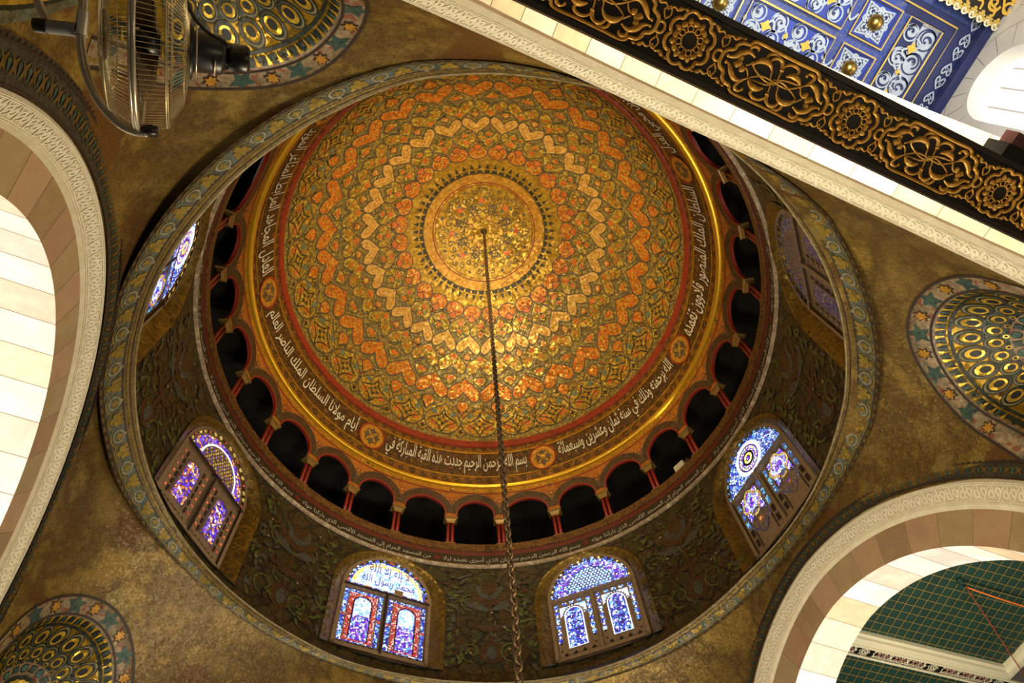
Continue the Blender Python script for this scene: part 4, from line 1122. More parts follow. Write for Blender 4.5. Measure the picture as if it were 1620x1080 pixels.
def make_arch(name, label, axis, W0, prof, ri, zc, kink, depth, sgn, border, seed, far=None, soff_mats=(['v3', 'v1'], ['v2', 'v4', 'v1'])):
    """axis: maps (s, z, d) with d the distance beyond the wall face"""
    root = empty(name, (0, 0, 0), label, 'arch', kind='structure')
    NT = 96

    def cv(r, t):
        return (r * cos(t), zc + r * sin(t) + kink * (1 - abs(cos(t))) * .5)
    TT = [pi * i / NT for i in range(NT + 1)]

    def row(r, d): return [axis(r, zc - 2.4, d)] + [axis(*cv(r, t), d) for t in TT] + [axis(-r, zc - 2.4, d)]
    mo = MB()
    mo.grid([row(r, d) for r, d in prof], 'carve', sm=False)
    ra, da = prof[1]; rb, db = prof[2]
    rm, dm = (ra + rb) / 2, (da + db) / 2
    AM = lambda t, q, h=0: axis(*cv(ra + (rb - ra) * q + 0 * h, t), da + (db - da) * q - h)
    L = abs(ra - rb) + abs(da - db)
    K = 120
    for i in range(K):       # carved running scroll
        t = pi * (i + .5) / K
        w_ = rm
        mo.ribbon(AM, [(t + x * .0115, .5 + y * .26) for x, y in spiral(0, 0, 1, 1.2, (i % 2) * pi, 1, 12)], .05, 'carve_hi', .012, sx=w_ / L * 1.0)
        mo.ribbon(AM, [(t - .013, .5 + (.2 if i % 2 else -.2)), (t, .5 + (.36 if i % 2 else -.36)), (t + .013, .5 + (-.2 if i % 2 else .2))], .04, 'carve_hi', .010, sx=w_ / L)
    for q in (.06, .14, .86, .95): mo.ribbon(AM, [(t, q) for t in TT], .022, 'carve_hi', .012, sx=rm / L)
    mo.build('carved_moulding', root)
    random.seed(seed)
    NV = 21
    fm = MB(); sm_ = MB()
    r0, d0 = prof[-1]
    fd = d0 + (.02 if far is None else far)
    for i in range(NV + 2):
        t0, t1 = pi * i / NV, pi * (i + 1) / NV
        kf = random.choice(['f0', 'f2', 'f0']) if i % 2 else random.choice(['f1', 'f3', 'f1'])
        ks = random.choice(soff_mats[0]) if i % 2 else random.choice(soff_mats[1])
        if i < NV:
            ts = [t0 + (t1 - t0) * q / 6 for q in range(7)]
            ro_ = [axis(*cv(r0, t), d0) for t in ts]; ri_ = [axis(*cv(ri, t), fd) for t in ts]
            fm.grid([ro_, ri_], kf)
            sm_.grid([[axis(*cv(ri, t), fd + (depth) * q) for t in ts] for q in (0, .5, 1)], ks)
            for q in (0,):
                t = t0
                sm_.grid([[axis(*cv(ri - .003, t - .0013), fd), axis(*cv(ri - .003, t + .0013), fd)], [axis(*cv(ri - .003, t - .0013), fd + depth), axis(*cv(ri - .003, t + .0013), fd + depth)]], 'joint')
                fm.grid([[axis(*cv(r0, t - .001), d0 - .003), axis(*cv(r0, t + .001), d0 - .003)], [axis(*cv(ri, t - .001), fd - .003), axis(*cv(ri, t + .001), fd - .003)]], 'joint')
        else:
            x = 1 if i == NV else -1
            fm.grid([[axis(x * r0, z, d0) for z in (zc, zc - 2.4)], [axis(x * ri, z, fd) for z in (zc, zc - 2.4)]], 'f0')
            sm_.grid([[axis(x * ri, z, fd + depth * q) for z in (zc, zc - 2.4)] for q in (0, 1)], 'v1')
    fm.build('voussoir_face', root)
    sm_.build('soffit', root)
    # far face so that the arch has its thickness
    ff = MB(); ff.grid([row(ri, fd + depth), row(r0 + .5, fd + depth)], 'v1'); ff.build('far_face', root)
    if border:
        bm = MB(); w = border
        rB = prof[0][0]

        def BM(t, q, h=0):
            s, z = cv(rB + .01 + w * q, t)
            return axis(s, z, -.035 - h)
        bm.grid([[BM(t, q) for t in TT] for q in (0, .5, 1)], 'arch_dark')
        NB = 84
        for i in range(NB):
            t = pi * (i + .5) / NB
            bm.blob(BM, [(t + x * .016, .45 + y * .26) for x, y in ((-1, -.9), (-.1, -.35), (.9, -1), (.35, .1), (1, .9), (.1, .45), (-.9, 1), (-.35, .0))], 'arch_zig', .01, rings=1)
            bm.blob(BM, [(t + .0185 + x * .008, .45 + y * .3) for x, y in LEAF5], 'n_leaf', .01, rings=1)
        for q in (.03, .86): bm.ribbon(BM, [(t, q) for t in TT], .035, 'pend_line', .012, sx=rB / w)
        for i in range(160): bm.blob(BM, [(pi * i / 160 + x * .005, .95 + y * .05) for x, y in ((-1, -1), (1, -1), (0, 1))], 'pend_line', .014, rings=1)
        bm.build('mosaic_border', root, 'dark mosaic border with ochre leaves')
    return root


aL = lambda s, z, d: (-WXN - d, s, z)
aR = lambda s, z, d: (WXP + d, s, z)
aF = lambda s, z, d: (s, -WYN - d + .02, z)
aB = lambda s, z, d: (s, WYP + d, z)
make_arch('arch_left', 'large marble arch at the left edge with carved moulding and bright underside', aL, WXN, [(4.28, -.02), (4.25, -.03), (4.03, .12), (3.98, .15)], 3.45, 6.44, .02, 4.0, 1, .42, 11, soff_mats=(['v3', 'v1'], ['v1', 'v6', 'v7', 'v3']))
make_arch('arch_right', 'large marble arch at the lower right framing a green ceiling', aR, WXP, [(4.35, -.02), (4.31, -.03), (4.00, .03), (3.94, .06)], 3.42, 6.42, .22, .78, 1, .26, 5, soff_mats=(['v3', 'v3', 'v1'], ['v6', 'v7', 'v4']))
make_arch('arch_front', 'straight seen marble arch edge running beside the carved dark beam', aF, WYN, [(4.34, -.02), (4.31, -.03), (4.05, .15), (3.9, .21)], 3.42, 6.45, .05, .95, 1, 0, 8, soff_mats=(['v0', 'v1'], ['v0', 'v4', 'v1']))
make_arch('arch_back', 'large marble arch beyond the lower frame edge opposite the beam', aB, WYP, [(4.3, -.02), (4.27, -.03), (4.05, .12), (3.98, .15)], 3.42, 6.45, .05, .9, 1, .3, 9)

# ------------------------------------------------------------------ carved tie beam
BZ, BY0, BY1 = 6.30, -6.228, -6.66
BC = -6.445
beam = empty('tie_beam', (0, BC, BZ), 'long dark wooden tie beam with gilded carved scrolls on its underside', 'beam')


def badd(m_, name, label=None): return m_.build(name, beam, label, loc=(0, -BC, -BZ))


mb = MB(); mb.box((-4.0, BY1, BZ), (4.0, BY0, BZ + .30), 'wood')
mb.box((-4.0, BY1 - .0, BZ - .018), (4.0, BY1 + .035, BZ), 'wood'); mb.box((-4.0, BY0 - .035, BZ - .018), (4.0, BY0, BZ), 'wood')
badd(mb, 'beam_body')


def carve(m_, pts, r, closed=False, flat=1.0):
    """raised gilded moulding along pts (u, v) on the underside"""
    P = []
    n_ = len(pts)
    m_.tube([(u, BC + v, BZ - .004) for u, v in pts], (lambda q: r) if not callable(r) else r, 'gild', 6, closed)


def lf(m_, u, v, L, w, an):
    Q = [(u + L * x * cos(an) - w * y * sin(an), v + L * x * sin(an) + w * y * cos(an)) for x, y in ((0, -.3), (.3, -1), (.7, -.8), (1, 0), (.7, .8), (.3, 1), (0, .3))]
    b = len(m_.v); cu, cv_ = u + .5 * L * cos(an), v + .5 * L * sin(an)
    m_.v.append((cu, BC + cv_, BZ - .026))
    for q in Q: m_.v.append((q[0], BC + q[1], BZ + .001))
    for i in range(len(Q)): m_.face((b, b + 1 + i, b + 1 + (i + 1) % len(Q)), 'gild', True)


def swell(r0, r1): return lambda q: r0 + (r1 - r0) * sin(pi * min(1, q * 1.0)) ** 1.5


def pix(x, y):
    return (R_RIGHT * (x - 810) + R_DOWN * (y - 540) + R_FWD * 1091.63).normalized()


def at_z(x, y, z):
    d = pix(x, y); return CAM + d * ((z - CAM.z) / d.z)


# half of one cartouche's scrollwork as drawn on the underside: (stroke points, slim radius, swollen radius)
SCROLL = [
    ([(210, 335), (265, 367), (305, 384), (355, 382), (405, 372), (450, 360)], .0055, .006),
    ([(440, 362), (490, 352), (525, 375), (542, 420), (548, 465), (560, 492)], .006, .020),
    ([(452, 355), (500, 330), (522, 298), (500, 272), (468, 276)], .007, .014),
    ([(470, 276), (462, 284), (470, 290)], .009, .010),
    ([(566, 488), (574, 494), (566, 500)], .010, .011),
    ([(352, 522), (392, 562), (452, 556), (505, 530), (552, 532)], .006, .020),
    ([(385, 555), (382, 592), (350, 606), (322, 590), (330, 568)], .007, .014),
    ([(550, 530), (558, 538), (548, 542)], .009, .010),
    ([(160, 440), (152, 480), (170, 525), (205, 548), (248, 540), (268, 505), (240, 462), (228, 425)], .006, .012),
    ([(226, 420), (240, 470), (285, 498), (335, 492), (372, 468)], .006, .022),
    ([(372, 468), (352, 425), (320, 385), (285, 350), (250, 330), (210, 335)], .0055, .0065),
    ([(268, 240), (300, 208), (350, 200), (392, 225), (398, 262), (360, 284), (305, 290)], .006, .013),
    ([(300, 290), (350, 286), (392, 312), (412, 355)], .006, .022),
    ([(412, 355), (380, 352), (320, 330), (262, 318), (210, 335)], .0055, .006),
    ([(268, 240), (282, 190), (255, 152), (212, 148), (178, 178), (196, 225)], .006, .013),
    ([(268, 240), (250, 285), (236, 330), (240, 372), (226, 420)], .0055, .006),
    ([(415, 378), (414, 420), (428, 452)], .005, .006), ([(360, 490), (395, 474), (425, 466)], .005, .006),
    ([(255, 236), (282, 248)], .008, .009)]
O_ = at_z(1180 + 210 / 4.908, 60 + 335 / 4.908, BZ)


def scr(x, y):
    p = at_z(1180 + x / 4.908, 60 + y / 4.908, BZ)
    return (p.x - O_.x, p.y - O_.y)


PERB = 1.285
for k in range(-2, 4):
    rc = -1.64 + PERB * k
    # eight lobed rosette
    m_ = MB(); RF = []
    for i in range(8):
        a = i * pi / 4 + pi / 8
        RF += [(rc + .115 * cos(a) + .055 * cos(a + t), .115 * sin(a) + .055 * sin(a + t)) for t in [-1.25 + 2.5 * j / 7 for j in range(8)]]
    RF = [(rc + (u - rc) * .96, v) for u, v in RF]
    carve(m_, RF, .013, True)
    for i in range(8):
        a = i * pi / 4 + pi / 8
        pt = lambda r, d: (rc + r * cos(a + d), r * sin(a + d))
        carve(m_, circle(*pt(.071, 0), .019, n=10), .0055, True)
        for d, L_ in ((-.95, .040), (0, .048), (.95, .040)): lf(m_, *pt(.086, d * .22), L_, .020, a + d)
        carve(m_, crom([pt(.062, .25), pt(.052, .39), pt(.062, .53)], 4), .005)
    badd(m_, 'rosette_carving')
    # link rings
    for sx in (-1, 1):
        m_ = MB(); u0 = rc + sx * .212
        carve(m_, circle(u0, 0, .030, .034, 16), .010, True)
        for sv in (-1, 1):   # corner sprigs
            carve(m_, crom([(u0, sv * .05), (u0 + .03, sv * .085), (u0 + .012, sv * .13), (u0 - .02, sv * .10), (u0, sv * .06)], 5), .006)
            for dx in (-1, 1):
                carve(m_, crom([(u0, sv * .105), (u0 + dx * .03, sv * .135), (u0 + dx * .065, sv * .125), (u0 + dx * .10, sv * .15)], 5), swell(.004, .008))
                lf(m_, u0 + dx * .055, sv * .128, .05, .014, sv * (.9 if dx > 0 else pi - .9) * .6 + (0 if dx > 0 else pi * .4 * sv))
                lf(m_, u0 + dx * .10, sv * .15, .035, .011, 0 if dx > 0 else pi)
        badd(m_, 'sprig_carving')
    # long cartouche between rosettes
    m_ = MB(); cc = rc + PERB / 2; Hu = .405
    half = [(-Hu, .0), (-Hu + .002, .03), (-Hu + .02, .055), (-Hu + .055, .072), (-Hu + .062, .10), (-Hu + .09, .125), (-Hu + .135, .132), (-Hu + .15, .155), (-Hu + .19, .168), (-.1, .165)]
    fr = crom(half, 4) + crom([(-x, y) for x, y in half[::-1]], 4)
    fr = fr + [(x, -y) for x, y in fr[::-1]][1:-1]
    carve(m_, [(cc + x, y) for x, y in fr], .0135, True)
    for sg in (-1, 1):
        for P_, r0_, r1_ in SCROLL:
            Q_ = crom([(cc + sg * scr(x, y)[0], sg * scr(x, y)[1]) for x, y in P_], 5)
            carve(m_, Q_, swell(r0_, r1_))
        for q in ((428, 452, 1.0), (470, 462, 0), (455, 492, -1), (448, 470, 0)):
            u_, v_ = scr(q[0], q[1])
            lf(m_, cc + sg * u_, sg * v_, .05, .022, (0 if sg > 0 else pi) + q[2] * -.9)
    for i in range(5):
        an = i * PI2 / 5; carve(m_, circle(cc + .012 * cos(an), .012 * sin(an), .007, n=8), .003, True)
    badd(m_, 'cartouche_carving')
mb = MB(); mb.box((1.0, -6.80, 6.60), (2.8, -6.69, 6.83), 'black')
bx = empty('speaker_box', (1.6, -6.86, 6.66), 'black and maroon box standing behind the right end of the carved beam', 'box')
mb.build('box_body', bx, loc=(-1.6, 6.86, -6.66))
mb = MB(); mb.box((1.16, -6.92, 6.78), (2.8, -6.81, 6.92), 'maroon_box'); mb.build('base_plate', bx, 'maroon bottom plate', loc=(-1.6, 6.86, -6.66))

# ------------------------------------------------------------------ nave beyond the beam: blue coffered ceiling, white wall with bright window
CZ = 13.0
nv = empty('ceiling_nave', (0, 0, 0), 'blue coffered ceiling with silver scrollwork and brass bosses', 'coffered ceiling', kind='structure')
H = lambda x, y, h=0: (x, y, CZ - h)
mb = MB()
mb.grid([[H(x, y, -.05) for x in (-4, 4.6)] for y in (-6.9, -13)], 'blue_rib')
XR = [-3.62, -2.42, -2.32, -.92, -.82, .14, .80, .90, 2.40, 2.55]
mb.build('rib_field', nv)


def coffer(x0, x1, y0, y1, kind):
    c = MB(); yl, yh = sorted((y0, y1))
    c.poly(H, rect(x0, yl, x1, yh), 'blue' if kind != 'side' else 'navy', -.03)
    c.ribbon(H, rect(x0, yl, x1, yh), .014, 'gold_line', .03, True)
    c.ribbon(H, rect(x0 + .03, yl + .03, x1 - .03, yh - .03), .008, 'navy', .0, True)
    xm, ym = (x0 + x1) / 2, (yl + yh) / 2
    if kind == 'boss':
        s = .27
        c.poly(H, star(xm, ym, .34, .2, 4, pi / 4), 'silver', -.02); c.poly(H, star(xm, ym, .30, .165, 4, pi / 4), 'navy', -.015)
        for i in range(8):
            an = i * pi / 4
            c.ribbon(H, [(xm + u, ym + v) for u, v in [(.17 * cos(an) + .05 * cos(an + t), .17 * sin(an) + .05 * sin(an + t)) for t in (-2.2, -1.2, -.3, .5, 1.4, 2.2)]], .016, 'silver', -.01)
            r_ = .24 if i % 2 else .18
            c.blob(H, [(xm + r_ * cos(an) + .03 * u, ym + r_ * sin(an) + .03 * v) for u, v in circle(0, 0, 1, n=8)], 'silver', -.01, rings=1)
            c.ribbon(H, [(xm + q * cos(an + d), ym + q * sin(an + d)) for q, d in ((.11, -.3), (.15, 0), (.11, .3))], .012, 'silver', -.008)
    elif kind in ('long', 'side'):
        hor = (x1 - x0) > (yh - yl)
        L_ = (x1 - x0) if hor else (yh - yl); Wd = (yh - yl) if hor else (x1 - x0)

        def Q(u, v): return (x0 + u, yl + v) if hor else (x0 + v, yl + u)
        P = lambda pts: [Q(u, v) for u, v in pts]
        n_ = max(3, int(round(L_ / .36))); st_ = L_ / n_
        if kind == 'side': c.poly(H, P(rect(.0, Wd * .45, L_, Wd - .02)), 'silver', -.026)
        for i in range(n_):
            u0 = (i + .5) * st_
            for row, v0 in enumerate((Wd * .27, Wd * .74)):
                g_ = kind == 'side' and row
                bg, fg = ('navy', 'silver') if g_ else ('silver', 'navy')
                rr_ = (.125 if (i + row) % 2 else .105) if not g_ else .145
                sg = 1 if (i + row) % 2 else -1
                c.ribbon(H, P(spiral(u0, v0, rr_ + .035, .9, pi / 2 * sg, sg, 20)[:16]), .015, bg, -.016)
                c.ribbon(H, P(circle(u0, v0, rr_ + .01, n=22)), .012, bg, -.016, True)
                if not g_: c.blob(H, P(circle(u0 + .012 * sg, v0, rr_ * .70, n=18)), 'silver', -.014, rings=1)
                c.ribbon(H, P(spiral(u0 + .012 * sg, v0, rr_ * .60, .75, pi * .5 * sg, sg, 14)), .016 if not g_ else .024, 'navy', -.010, taper=True)
                c.blob(H, P(circle(u0 + .25 * rr_ * sg, v0, .022, n=8)), 'navy', -.008, rings=1)
            c.ribbon(H, P([(u0 + st_ * .5 + q * st_ * .42, Wd * (.5 + .2 * sin(pi * q) * (1 if i % 2 else -1))) for q in [j / 6 for j in range(-6, 7)]]), .016, 'silver', -.012)
            c.blob(H, P([(u0 + .17 * (1 if i % 2 else -1) + x * .03, Wd * .5 + y * .06) for x, y in DROP]), 'silver', -.012, rings=1)
            if i % 2 == 0 and i < n_ - 1: c.poly(H, P([(u0 + st_ * .5 + x * .085, Wd * .5 + y * .085) for x, y in star(0, 0, 1.15, .66, 4)]), 'yellow_leaf', -.004)
            elif i < n_ - 1: c.poly(H, P([(u0 + st_ * .5 + x * .045, Wd * .5 + y * .045) for x, y in star(0, 0, 1.15, .6, 4)]), 'yellow_leaf', -.004)
    f = c.build('coffer_panel', nv)
    if kind == 'boss':
        b = MB(); b.lathe([(.125, 0), (.115, -.045), (.085, -.085), (.04, -.11), (.001, -.115)], 'boss', 20, Matrix.Translation((xm, ym, CZ + .01))); b.build('brass_boss', f)


for y0, y1 in ((-8.12, -8.68), (-7.40, -7.95)):
    for x0, x1 in ((-3.0, -1.72), (-1.5, -.92)): pass
rowsY = [(-7.40, -7.96), (-8.10, -8.69)]
for y0, y1 in rowsY:
    for x0, x1, kd in ((2.55, 3.16, 'boss'), (.91, 2.39, 'long'), (.16, .77, 'boss'), (-1.48, 0.02, 'long'), (-2.2, -1.6, 'boss'), (-3.7, -2.3, 'long')): coffer(x0, x1, y0, y1, kd)
coffer(3.32, 3.93, -7.2, -8.69, 'side')
mb = MB()
mb.poly(H, rect(3.20, -8.95, 4.6, -8.72), 'navy', -.02); mb.poly(H, rect(3.98, -8.72, 4.6, -6.9), 'navy', -.02)
mb.ribbon(H, [(4.14, -6.9), (4.13, -8.84), (-4, -8.90)], .012, 'gold_line', .0)
for i in range(9):
    y = -7.15 - i * .23; sg = 1 if i % 2 else -1
    mb.ribbon(H, [(4.36 + .075 * u, y + .09 * v) for u, v in HEART[::2]] if sg > 0 else [(4.36 + .075 * u, y - .09 * v) for u, v in HEART[::2]], .012, 'silver', -.0, True)
    for q in (-1, 1): mb.ribbon(H, [(4.36 + q * .03 + u, y + v) for u, v in spiral(0, 0, .028, 1, 0, q, 8)], .006, 'silver', .0)
mb.build('navy_border', nv, 'navy border with silver hearts')
mb = MB(); mb.box((4.44, -13, CZ - .14), (4.62, -6.9, CZ), 'navy'); mb.build('cove', nv)

gp = MB()
G0 = lambda x, y, h=0: (x, y, 12.8 - h)
gp.poly(G0, rect(3.42, -11.5, 4.55, -9.02), 'wood', 0)
gp.ribbon(G0, [(3.42, -9.05), (4.55, -9.05)], .03, 'gold_line', .02)
for i in range(8):
    x = 3.47 + i * .148
    gp.blob(G0, [(x + u * .07, -9.10 + v * .06) for u, v in PALM], 'gold_line', .02, rings=1)
    gp.ribbon(G0, [(x + u, -9.04 + v) for u, v in spiral(0, 0, .06, 1.1, 0, 1, 10)], .014, 'cream', .026)
for ix in range(5):
    for iy in range(8):
        x = 3.5 + ix * .25; y = -9.3 - iy * .25; sg = 1 if (ix + iy) % 2 else -1
        gp.ribbon(G0, [(x + u, y + v) for u, v in spiral(.05, 0, .12, 1.2, iy, sg, 14)], .02, 'yellow_leaf', .015)
        gp.ribbon(G0, crom([(x - .1, y - .12), (x, y + .02), (x + .12, y + .06), (x + .14, y + .16)], 4), .018, 'yellow_leaf', .012)
gp.build('ceiling_corner', None, 'gold arabesque panel on dark ground between blue ceiling and white wall', 'ceiling panel', kind='structure')

wl = empty('wall_nave', (0, 0, 0), 'white stone wall with a bright arched window beyond the beam', 'wall', kind='structure')
mb = MB()
WX = 4.6; WCY, WHW, WZS = -8.27, .58, 11.95
hole = [(WCY - WHW, 8.0), (WCY - WHW, WZS)] + [(WCY - WHW * cos(pi * i / 24), WZS + .62 * sin(pi * i / 24)) for i in range(1, 24)] + [(WCY + WHW, WZS), (WCY + WHW, 8.0)]
Wm = lambda y, z, h=0: (WX - h, y, z)
NW = 24
top = [(WCY - WHW * cos(pi * i / NW), WZS + .62 * sin(pi * i / NW)) for i in range(NW + 1)]
mb.grid([[Wm(y, z) for y, z in top], [Wm(y, 13.2) for y, z in top]], 'stone')
mb.grid([[Wm(y, z) for y in (-14, WCY - WHW)] for z in (6, 9, 13.2)], 'stone'); mb.grid([[Wm(y, z) for y in (WCY + WHW, -6.6)] for z in (6, 9, 13.2)], 'stone')
rv = [(WCY - WHW, 8)] + top + [(WCY + WHW, 8)]
mb.grid([[Wm(y, z) for y, z in rv], [Wm(y, z, -.3) for y, z in rv]], 'stone', sm=True)
for i in range(9):       # joints of the fan of stones round the arch
    t = pi * (i + .5) / 9
    mb.ribbon(Wm, [(WCY - .64 * cos(t), WZS + .68 * sin(t)), (WCY - 1.0 * cos(t), WZS + 1.02 * sin(t))], .004, 'joint', .004)
mb.ribbon(Wm, [(WCY - 1.0 * cos(pi * i / 24), WZS + 1.02 * sin(pi * i / 24)) for i in range(25)], .004, 'joint', .004)
for i in range(8):
    z = 9 + i * .52
    mb.ribbon(Wm, [(-6.9, z), (WCY + 1.02, z)], .004, 'joint', .004); mb.ribbon(Wm, [(-13, z), (WCY - 1.02, z)], .004, 'joint', .004)
    for j in range(4): mb.ribbon(Wm, [(-9.4 - j * .8 - .4 * (i % 2), z), (-9.4 - j * .8 - .4 * (i % 2), z + .52)], .004, 'joint', .004)
mb.build('ashlar', wl)
w9 = empty('window_9', (0, 0, 0), 'overexposed white arched window in the stone wall at the upper right', 'window', kind='structure')
mb = MB(); mb.poly(lambda y, z, h=0: (WX + .28, y, z), rv, 'sky_glass'); mb.build('window_pane', w9)
mb = MB()
for i in range(3): mb.box((WX + .24, WCY - .012 + (i - 1) * .3, 8), (WX + .27, WCY + .012 + (i - 1) * .3, 12.3), 'stone')
mb.build('window_bars', w9)

# ------------------------------------------------------------------ aisle ceiling behind the right arch
GZ = 11.0
sk = lambda x, y: y - .055 * (x - 8.3)
gc = empty('ceiling_aisle', (0, 0, 0), 'dark green ceiling with gilt lattice seen through the right arch', 'ceiling', kind='structure')
mb = MB()
Gm = lambda x, y, h=0: (x, sk(x, y), GZ - h)
Gu = lambda x, y, h=0: (x, sk(x, y), GZ + .12 - h)
mb.poly(Gu, rect(6.8, -7, 11.95, 1.32), 'green', 0); mb.poly(Gm, rect(6.8, 1.7, 16, 5), 'green', 0); mb.poly(Gm, rect(12.4, -7, 16, 1.4), 'green', 0)
for i in range(42):
    y = 1.12 - i * .2
    if y > -7: mb.ribbon(Gu, [(6.8, y), (11.8, y)], .0075, 'lattice', .012)
    if i < 14: mb.ribbon(Gm, [(6.8, 1.86 + i * .2), (16, 1.86 + i * .2)], .009, 'lattice', .012)
for i in range(50):          # cross bars, a little out of square
    c0 = 6.2 + i * .2
    for fm_, ya, yb, xa, xb, w_ in ((Gu, -7, 1.25, 6.8, 11.85, .0075), (Gm, 1.76, 5, 6.8, 16, .007)):
        P_ = [(c0 + .17 * y, y) for y in (ya, yb)]
        if min(p[0] for p in P_) > xa - .6 and max(p[0] for p in P_) < xb + .1: mb.ribbon(fm_, P_, w_, 'lattice', .016)
mb.build('green_lattice', gc)
mb = MB()
pr = [(1.20, -.13), (1.215, -.04), (1.27, -.02), (1.29, .03), (1.37, .04), (1.39, .02), (1.47, .02)]
mb.grid([[Gm(x, y, h) for x in (6.8, 11.75 + (y - 1.20))] for y, h in pr], 'cream')
mb.grid([[(11.75 + (y - 1.20), sk(11.75, yy), GZ - h) for yy in (y, -7)] for y, h in pr], 'cream')
for y in (1.45, 1.70): mb.grid([[Gm(x, yy, h) for x in (6.8, 16)] for yy, h in ((y, 0), (y, .04), (y + .05, .04), (y + .05, 0))], 'cream')
mb.build('cream_moulding', gc, 'cream stepped moulding')
mb = MB(); mb.grid([[Gm(x, y, .015) for x in (6.8, 16)] for y in (1.46, 1.72)], 'black')
for i in range(-1, 5):
    x = 8.50 + 1.67 * i
    if x > 7:
        for rr_, ky, h in ((.112, 'cream', .022), (.094, 'black', .026), (.075, 'cream', .03), (.045, 'black', .034), (.025, 'cream', .038)):
            mb.blob(Gm, [(x + rr_ * (1 + .16 * cos(8 * t)) * cos(t), 1.585 + rr_ * (1 + .16 * cos(8 * t)) * sin(t)) for t in [j * PI2 / 32 for j in range(32)]], ky, h, rings=1)
    for xo in (x + .42, x + .835, x + 1.25):
        if xo < 7.1: continue
        mb.blob(Gm, [(xo + .21 + u * .035, 1.585 + v * .05) for u, v in star(0, 0, 1, .5, 4)], 'cream', .03, rings=1)
        for sg in (-1, 1):
            mb.ribbon(Gm, [(xo - .20 + .40 * j / 20, 1.585 + sg * .085 * sin(3 * pi * j / 20)) for j in range(21)], .012, 'cream', .024)
            mb.ribbon(Gm, [(xo - .15 + .30 * j / 16, 1.585 + sg * .045 * sin(3 * pi * j / 16 + 1)) for j in range(17)], .012, 'rust', .03)
            for e in (-1, 1):
                mb.blob(Gm, [(xo + e * .19 + u * .03, 1.585 + sg * .075 + v * .028) for u, v in LEAF5], 'cream', .03, rings=1)
                mb.ribbon(Gm, spiral(xo + e * .07, 1.585 + sg * .085, .03, 1, 0, e, 9), .007, 'cream', .03)
mb.build('knotwork_band', gc, 'black band of cream knotwork')
hk = MB(); p0 = Vector((9.30, -.58, GZ + .10))
hk.lathe([(.0, .02), (.07, .02), (.07, -.02), (.03, -.05), (.03, -.12), (.0, -.12)], 'green', 14, Matrix.Translation(p0))
hk.tube([p0 + Vector((.0 + .035 * cos(t), 0, -.14 + .035 * sin(t))) for t in [j * PI2 / 12 for j in range(12)]], .01, 'black', 6, True)
hk.build('ceiling_hook', None, 'dark hook plate on the green lattice ceiling holding two ropes', 'hook')


e0 = p0 + Vector((0, 0, -.17))
for nm, q, key, lab in (('orange', (10.9, -.62, GZ - .1), 'orange_cord', 'bright orange rope stretched sideways from the ceiling hook'), ('red', (12.2, 1.05, GZ - .22), 'red_cord', 'thin red brown rope running down from the ceiling hook to the moulding corner')):
    r_ = MB(); q = Vector(q)
    ext = q + (q - e0) * .3
    e0 = e0 + Vector((0, 0, -.03 if nm == 'red' else 0))
    r_.tube([e0.lerp(ext, t / 20) + Vector((0, 0, -.05 * sin(pi * t / 20))) for t in range(21)], .016 if nm == 'orange' else .011, key, 6)
    r_.build('rope', None, lab, 'rope')

# ------------------------------------------------------------------ chain from the crown
chain = empty('chain', (0, 0, 7.0), 'long iron chain hanging from the centre of the dome', 'chain')
lk = MB(); PIT = .112
a_, b_, rw = .044, .044, .0155
pts = [(a_ * cos(t), 0, b_ * sin(t) + (.034 if sin(t) >= 0 else -.034)) for t in [j * PI2 / 16 for j in range(16)]]
lk.tube(pts, rw, 'iron', 6, True)
lmesh = None
nl = int((24.60 - 6.3) / PIT)
proto = lk.build('chain_link', chain)
rest = MB()
for i in range(nl):
    z = 6.35 + i * PIT
    if i < 100:
        o = proto if i == 0 else proto.copy()
        if i: COL.objects.link(o); o.parent = chain
        o.location = (0, 0, z - 7.0); o.rotation_euler = (0, 0, (i % 2) * pi / 2 + .5)
    else:
        an = (i % 2) * pi / 2 + .5
        rest.tube([(x * cos(an), x * sin(an), z + zz2) for x, y, zz2 in pts], rw * 1.15, 'iron', 5, True)
rest.build('upper_links', chain, 'upper run of chain links under the crown', kind='stuff', loc=(0, 0, -7.0))
rs = MB(); rs.lathe([(.0, 24.70), (.12, 24.69), (.10, 24.66), (.04, 24.60), (.03, 24.52), (.0, 24.5)], 'iron', 14); rs.build('ceiling_rose', chain, loc=(0, 0, -7.0))

# ------------------------------------------------------------------ orbiting wall fan near the camera
FD = 2.6
fc = CAM + pix(240, 68) * FD / pix(240, 68).dot(R_FWD) * 1.0
K_ = FD / 1091.63                      # metres per pixel at the fan


def at_fan(x, y, dz=0.0):
    v = R_RIGHT * (x - 810) + R_DOWN * (y - 540) + R_FWD * 1091.63
    return CAM + v * ((FD + dz) / 1091.63)


fan = empty('wall_fan', fc, 'steel caged fan on a curved yoke at the upper left', 'fan')
dr_ = pix(240, 68)
ax = R_DOWN.cross(dr_).normalized(); ax = -ax if ax.dot(R_RIGHT) > 0 else ax
ax = (ax + dr_ * .05).normalized()     # blows to the left of the picture
vx = (R_DOWN - ax * ax.dot(R_DOWN)).normalized(); wx = ax.cross(vx)
FR = Matrix(((vx.x, wx.x, ax.x, fc.x), (vx.y, wx.y, ax.y, fc.y), (vx.z, wx.z, ax.z, fc.z), (0, 0, 0, 1)))


def fadd(m_, name, label=None, parent=None):
    o = m_.build(name, parent or fan, label)
    o.matrix_parent_inverse = Matrix.Identity(4)
    if parent is None: o.location = -fc
    return o


def fp(r, an, t): return FR @ Vector((r * cos(an), r * sin(an), t))


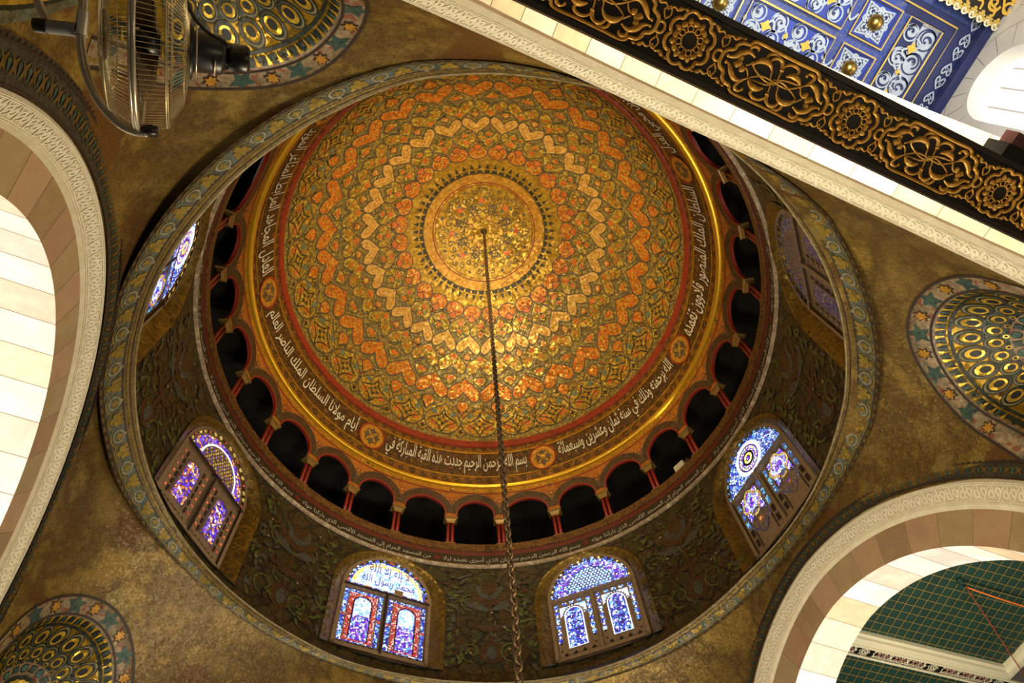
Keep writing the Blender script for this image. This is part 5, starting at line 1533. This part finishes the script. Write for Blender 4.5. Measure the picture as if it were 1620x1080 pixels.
pxm = K_
RA, RB_, RF_, RK = 136 * pxm, 127 * pxm, 112 * pxm, 40 * pxm
tR, tB, tF, tK = 17 * pxm, -24 * pxm, 62 * pxm, -56 * pxm
mb = MB()
ring = lambda r, t, w: mb.tube([fp(r, PI2 * j / 64, t) for j in range(64)], w, 'wire', 6, True)
for i in range(96):      # front grille
    an = PI2 * i / 96
    mb.tube([fp(r, an, t) for r, t in ((40 * pxm, tF + .012), (RF_ * .8, tF + .004), (RF_, tF - .012), (RF_ + .012, tF - .035), (RA - .006, tR + .012))], .0011, 'wire', 3, cap=False)
ring(40 * pxm, tF + .012, .003); ring(RF_, tF - .012, .0022); ring(78 * pxm, tF + .008, .0016)
fg = fadd(mb, 'front_grille')
mb = MB()
for i in range(110):     # rear grille
    an = PI2 * i / 110
    mb.tube([fp(r, an, t) for r, t in ((RA - .006, tR - .004), (RB_, tB), (RB_ * .93, tB - .01), (90 * pxm, tK + .022), (RK, tK))], .0012, 'wire', 3, cap=False)
ring(RB_, tB, .0028); ring(RB_ * .97, tB - .006, .0018); ring(RK, tK, .003); ring(85 * pxm, tK + .02, .0016)
fadd(mb, 'rear_grille')
mb = MB(); mb.tube([fp(RA, PI2 * j / 72, tR) for j in range(72)], .0085, 'steel', 8, True); mb.tube([fp(RA - .001, PI2 * j / 72, tR + .012) for j in range(72)], .005, 'steel', 6, True)
fadd(mb, 'rim_band')
mb = MB(); mb.lathe([(.0, tF + .018), (.07, tF + .016), (.088, tF + .010), (.088, tF + .004), (.0, tF + .0)], 'blade', 28, FR); fadd(mb, 'badge', 'round badge in the front grille')
for q in range(3):       # three swept blades
    b = MB(); rows = []
    for i in range(9):
        r = .045 + .245 * i / 8
        wd = .5 * (.55 + .55 * sin(pi * min(1, i / 8 * .8 + .1)))
        row = []
        for j in range(7):
            an = q * PI2 / 3 + .35 + (j / 6 - .5) * wd * 2.2 * min(1, .12 / r + .45) + .5 * i / 8
            row.append(fp(r, an, .018 + (j / 6 - .5) * .085 * (1 - .45 * i / 8)))
        rows.append(row)
    b.grid(rows, 'blade', sm=True); o = fadd(b, 'blade')
    md = o.modifiers.new('thickness', 'SOLIDIFY'); md.thickness = .004
mb = MB(); mb.lathe([(.0, .06), (.03, .058), (.045, .04), (.045, -.03), (.0, -.03)], 'black', 20, FR); fadd(mb, 'hub')
mb = MB()
mb.lathe([(.0, tK + .01), (.105, tK + .01), (.11, tK - .004), (.075, tK - .012), (.075, tK - .105), (.06, tK - .125), (.0, tK - .125)], 'black', 28, FR)
mb.lathe([(.0, tK - .12), (.05, tK - .12), (.054, tK - .20), (.045, tK - .212), (.0, tK - .212)], 'black', 20, FR)
mo_ = fadd(mb, 'motor_housing', 'black motor housing behind the cage')
mb = MB(); mb.tube([fp(.092, PI2 * j / 40, tK - .02) for j in range(40)], .004, 'steel', 6, True); mb.tube([fp(.079, -.9 + 1.8 * j / 16, tK - .085) for j in range(17)], .004, 'steel', 6)
fadd(mb, 'trim_ring')
yk = MB()
ypts = crom([at_fan(x, y, .02) for x, y in ((135, -70), (133, -20), (131, 25), (128, 60), (131, 92), (142, 132), (162, 168), (190, 196), (214, 208), (233, 210))], 6)
yk.tube(ypts, .0165, 'steel', 12); yk.tube([at_fan(132, 18, .02), at_fan(128, 56, .02)], .023, 'steel', 12)
fadd(yk, 'yoke', 'curved steel yoke tube')
kb = MB(); kb.lathe([(.0, -.012), (.03, -.012), (.03, .02), (.0, .02)], 'black', 14, Matrix.Translation(at_fan(237, 205, .02)) @ vx.to_track_quat('Z', 'Y').to_matrix().to_4x4()); fadd(kb, 'pivot_knob', 'black pivot knob')
st_ = MB()
sp = [at_fan(76, 42, .0), at_fan(122, 47, .02)]; st_.tube(sp, .0255, 'alu', 18, cap=False)
dv = (sp[1] - sp[0]).normalized()
fr_ = Matrix.Translation(sp[0]) @ dv.to_track_quat('Z', 'Y').to_matrix().to_4x4()
st_.lathe([(.0255, 0), (.027, 0), (.027, -.004), (.026, -.046), (.018, -.048), (.0, -.03)], 'black', 18, fr_)
fadd(st_, 'mount_stub', 'grey tube stub with a black end cap')
ar_ = MB(); ar_.tube(crom([at_fan(x, y, .06) for x, y in ((44, -60), (56, -10), (66, 18), (78, 40))], 5), .0165, 'steel', 10); fadd(ar_, 'support_arm', 'brown reflecting support arm')
cb = MB(); cb.tube(crom([at_fan(x, y, -.05) for x, y in ((286, -40), (295, 0), (308, 28), (330, 52), (352, 64), (362, 74))], 6), .0075, 'black', 8); fadd(cb, 'power_cable')
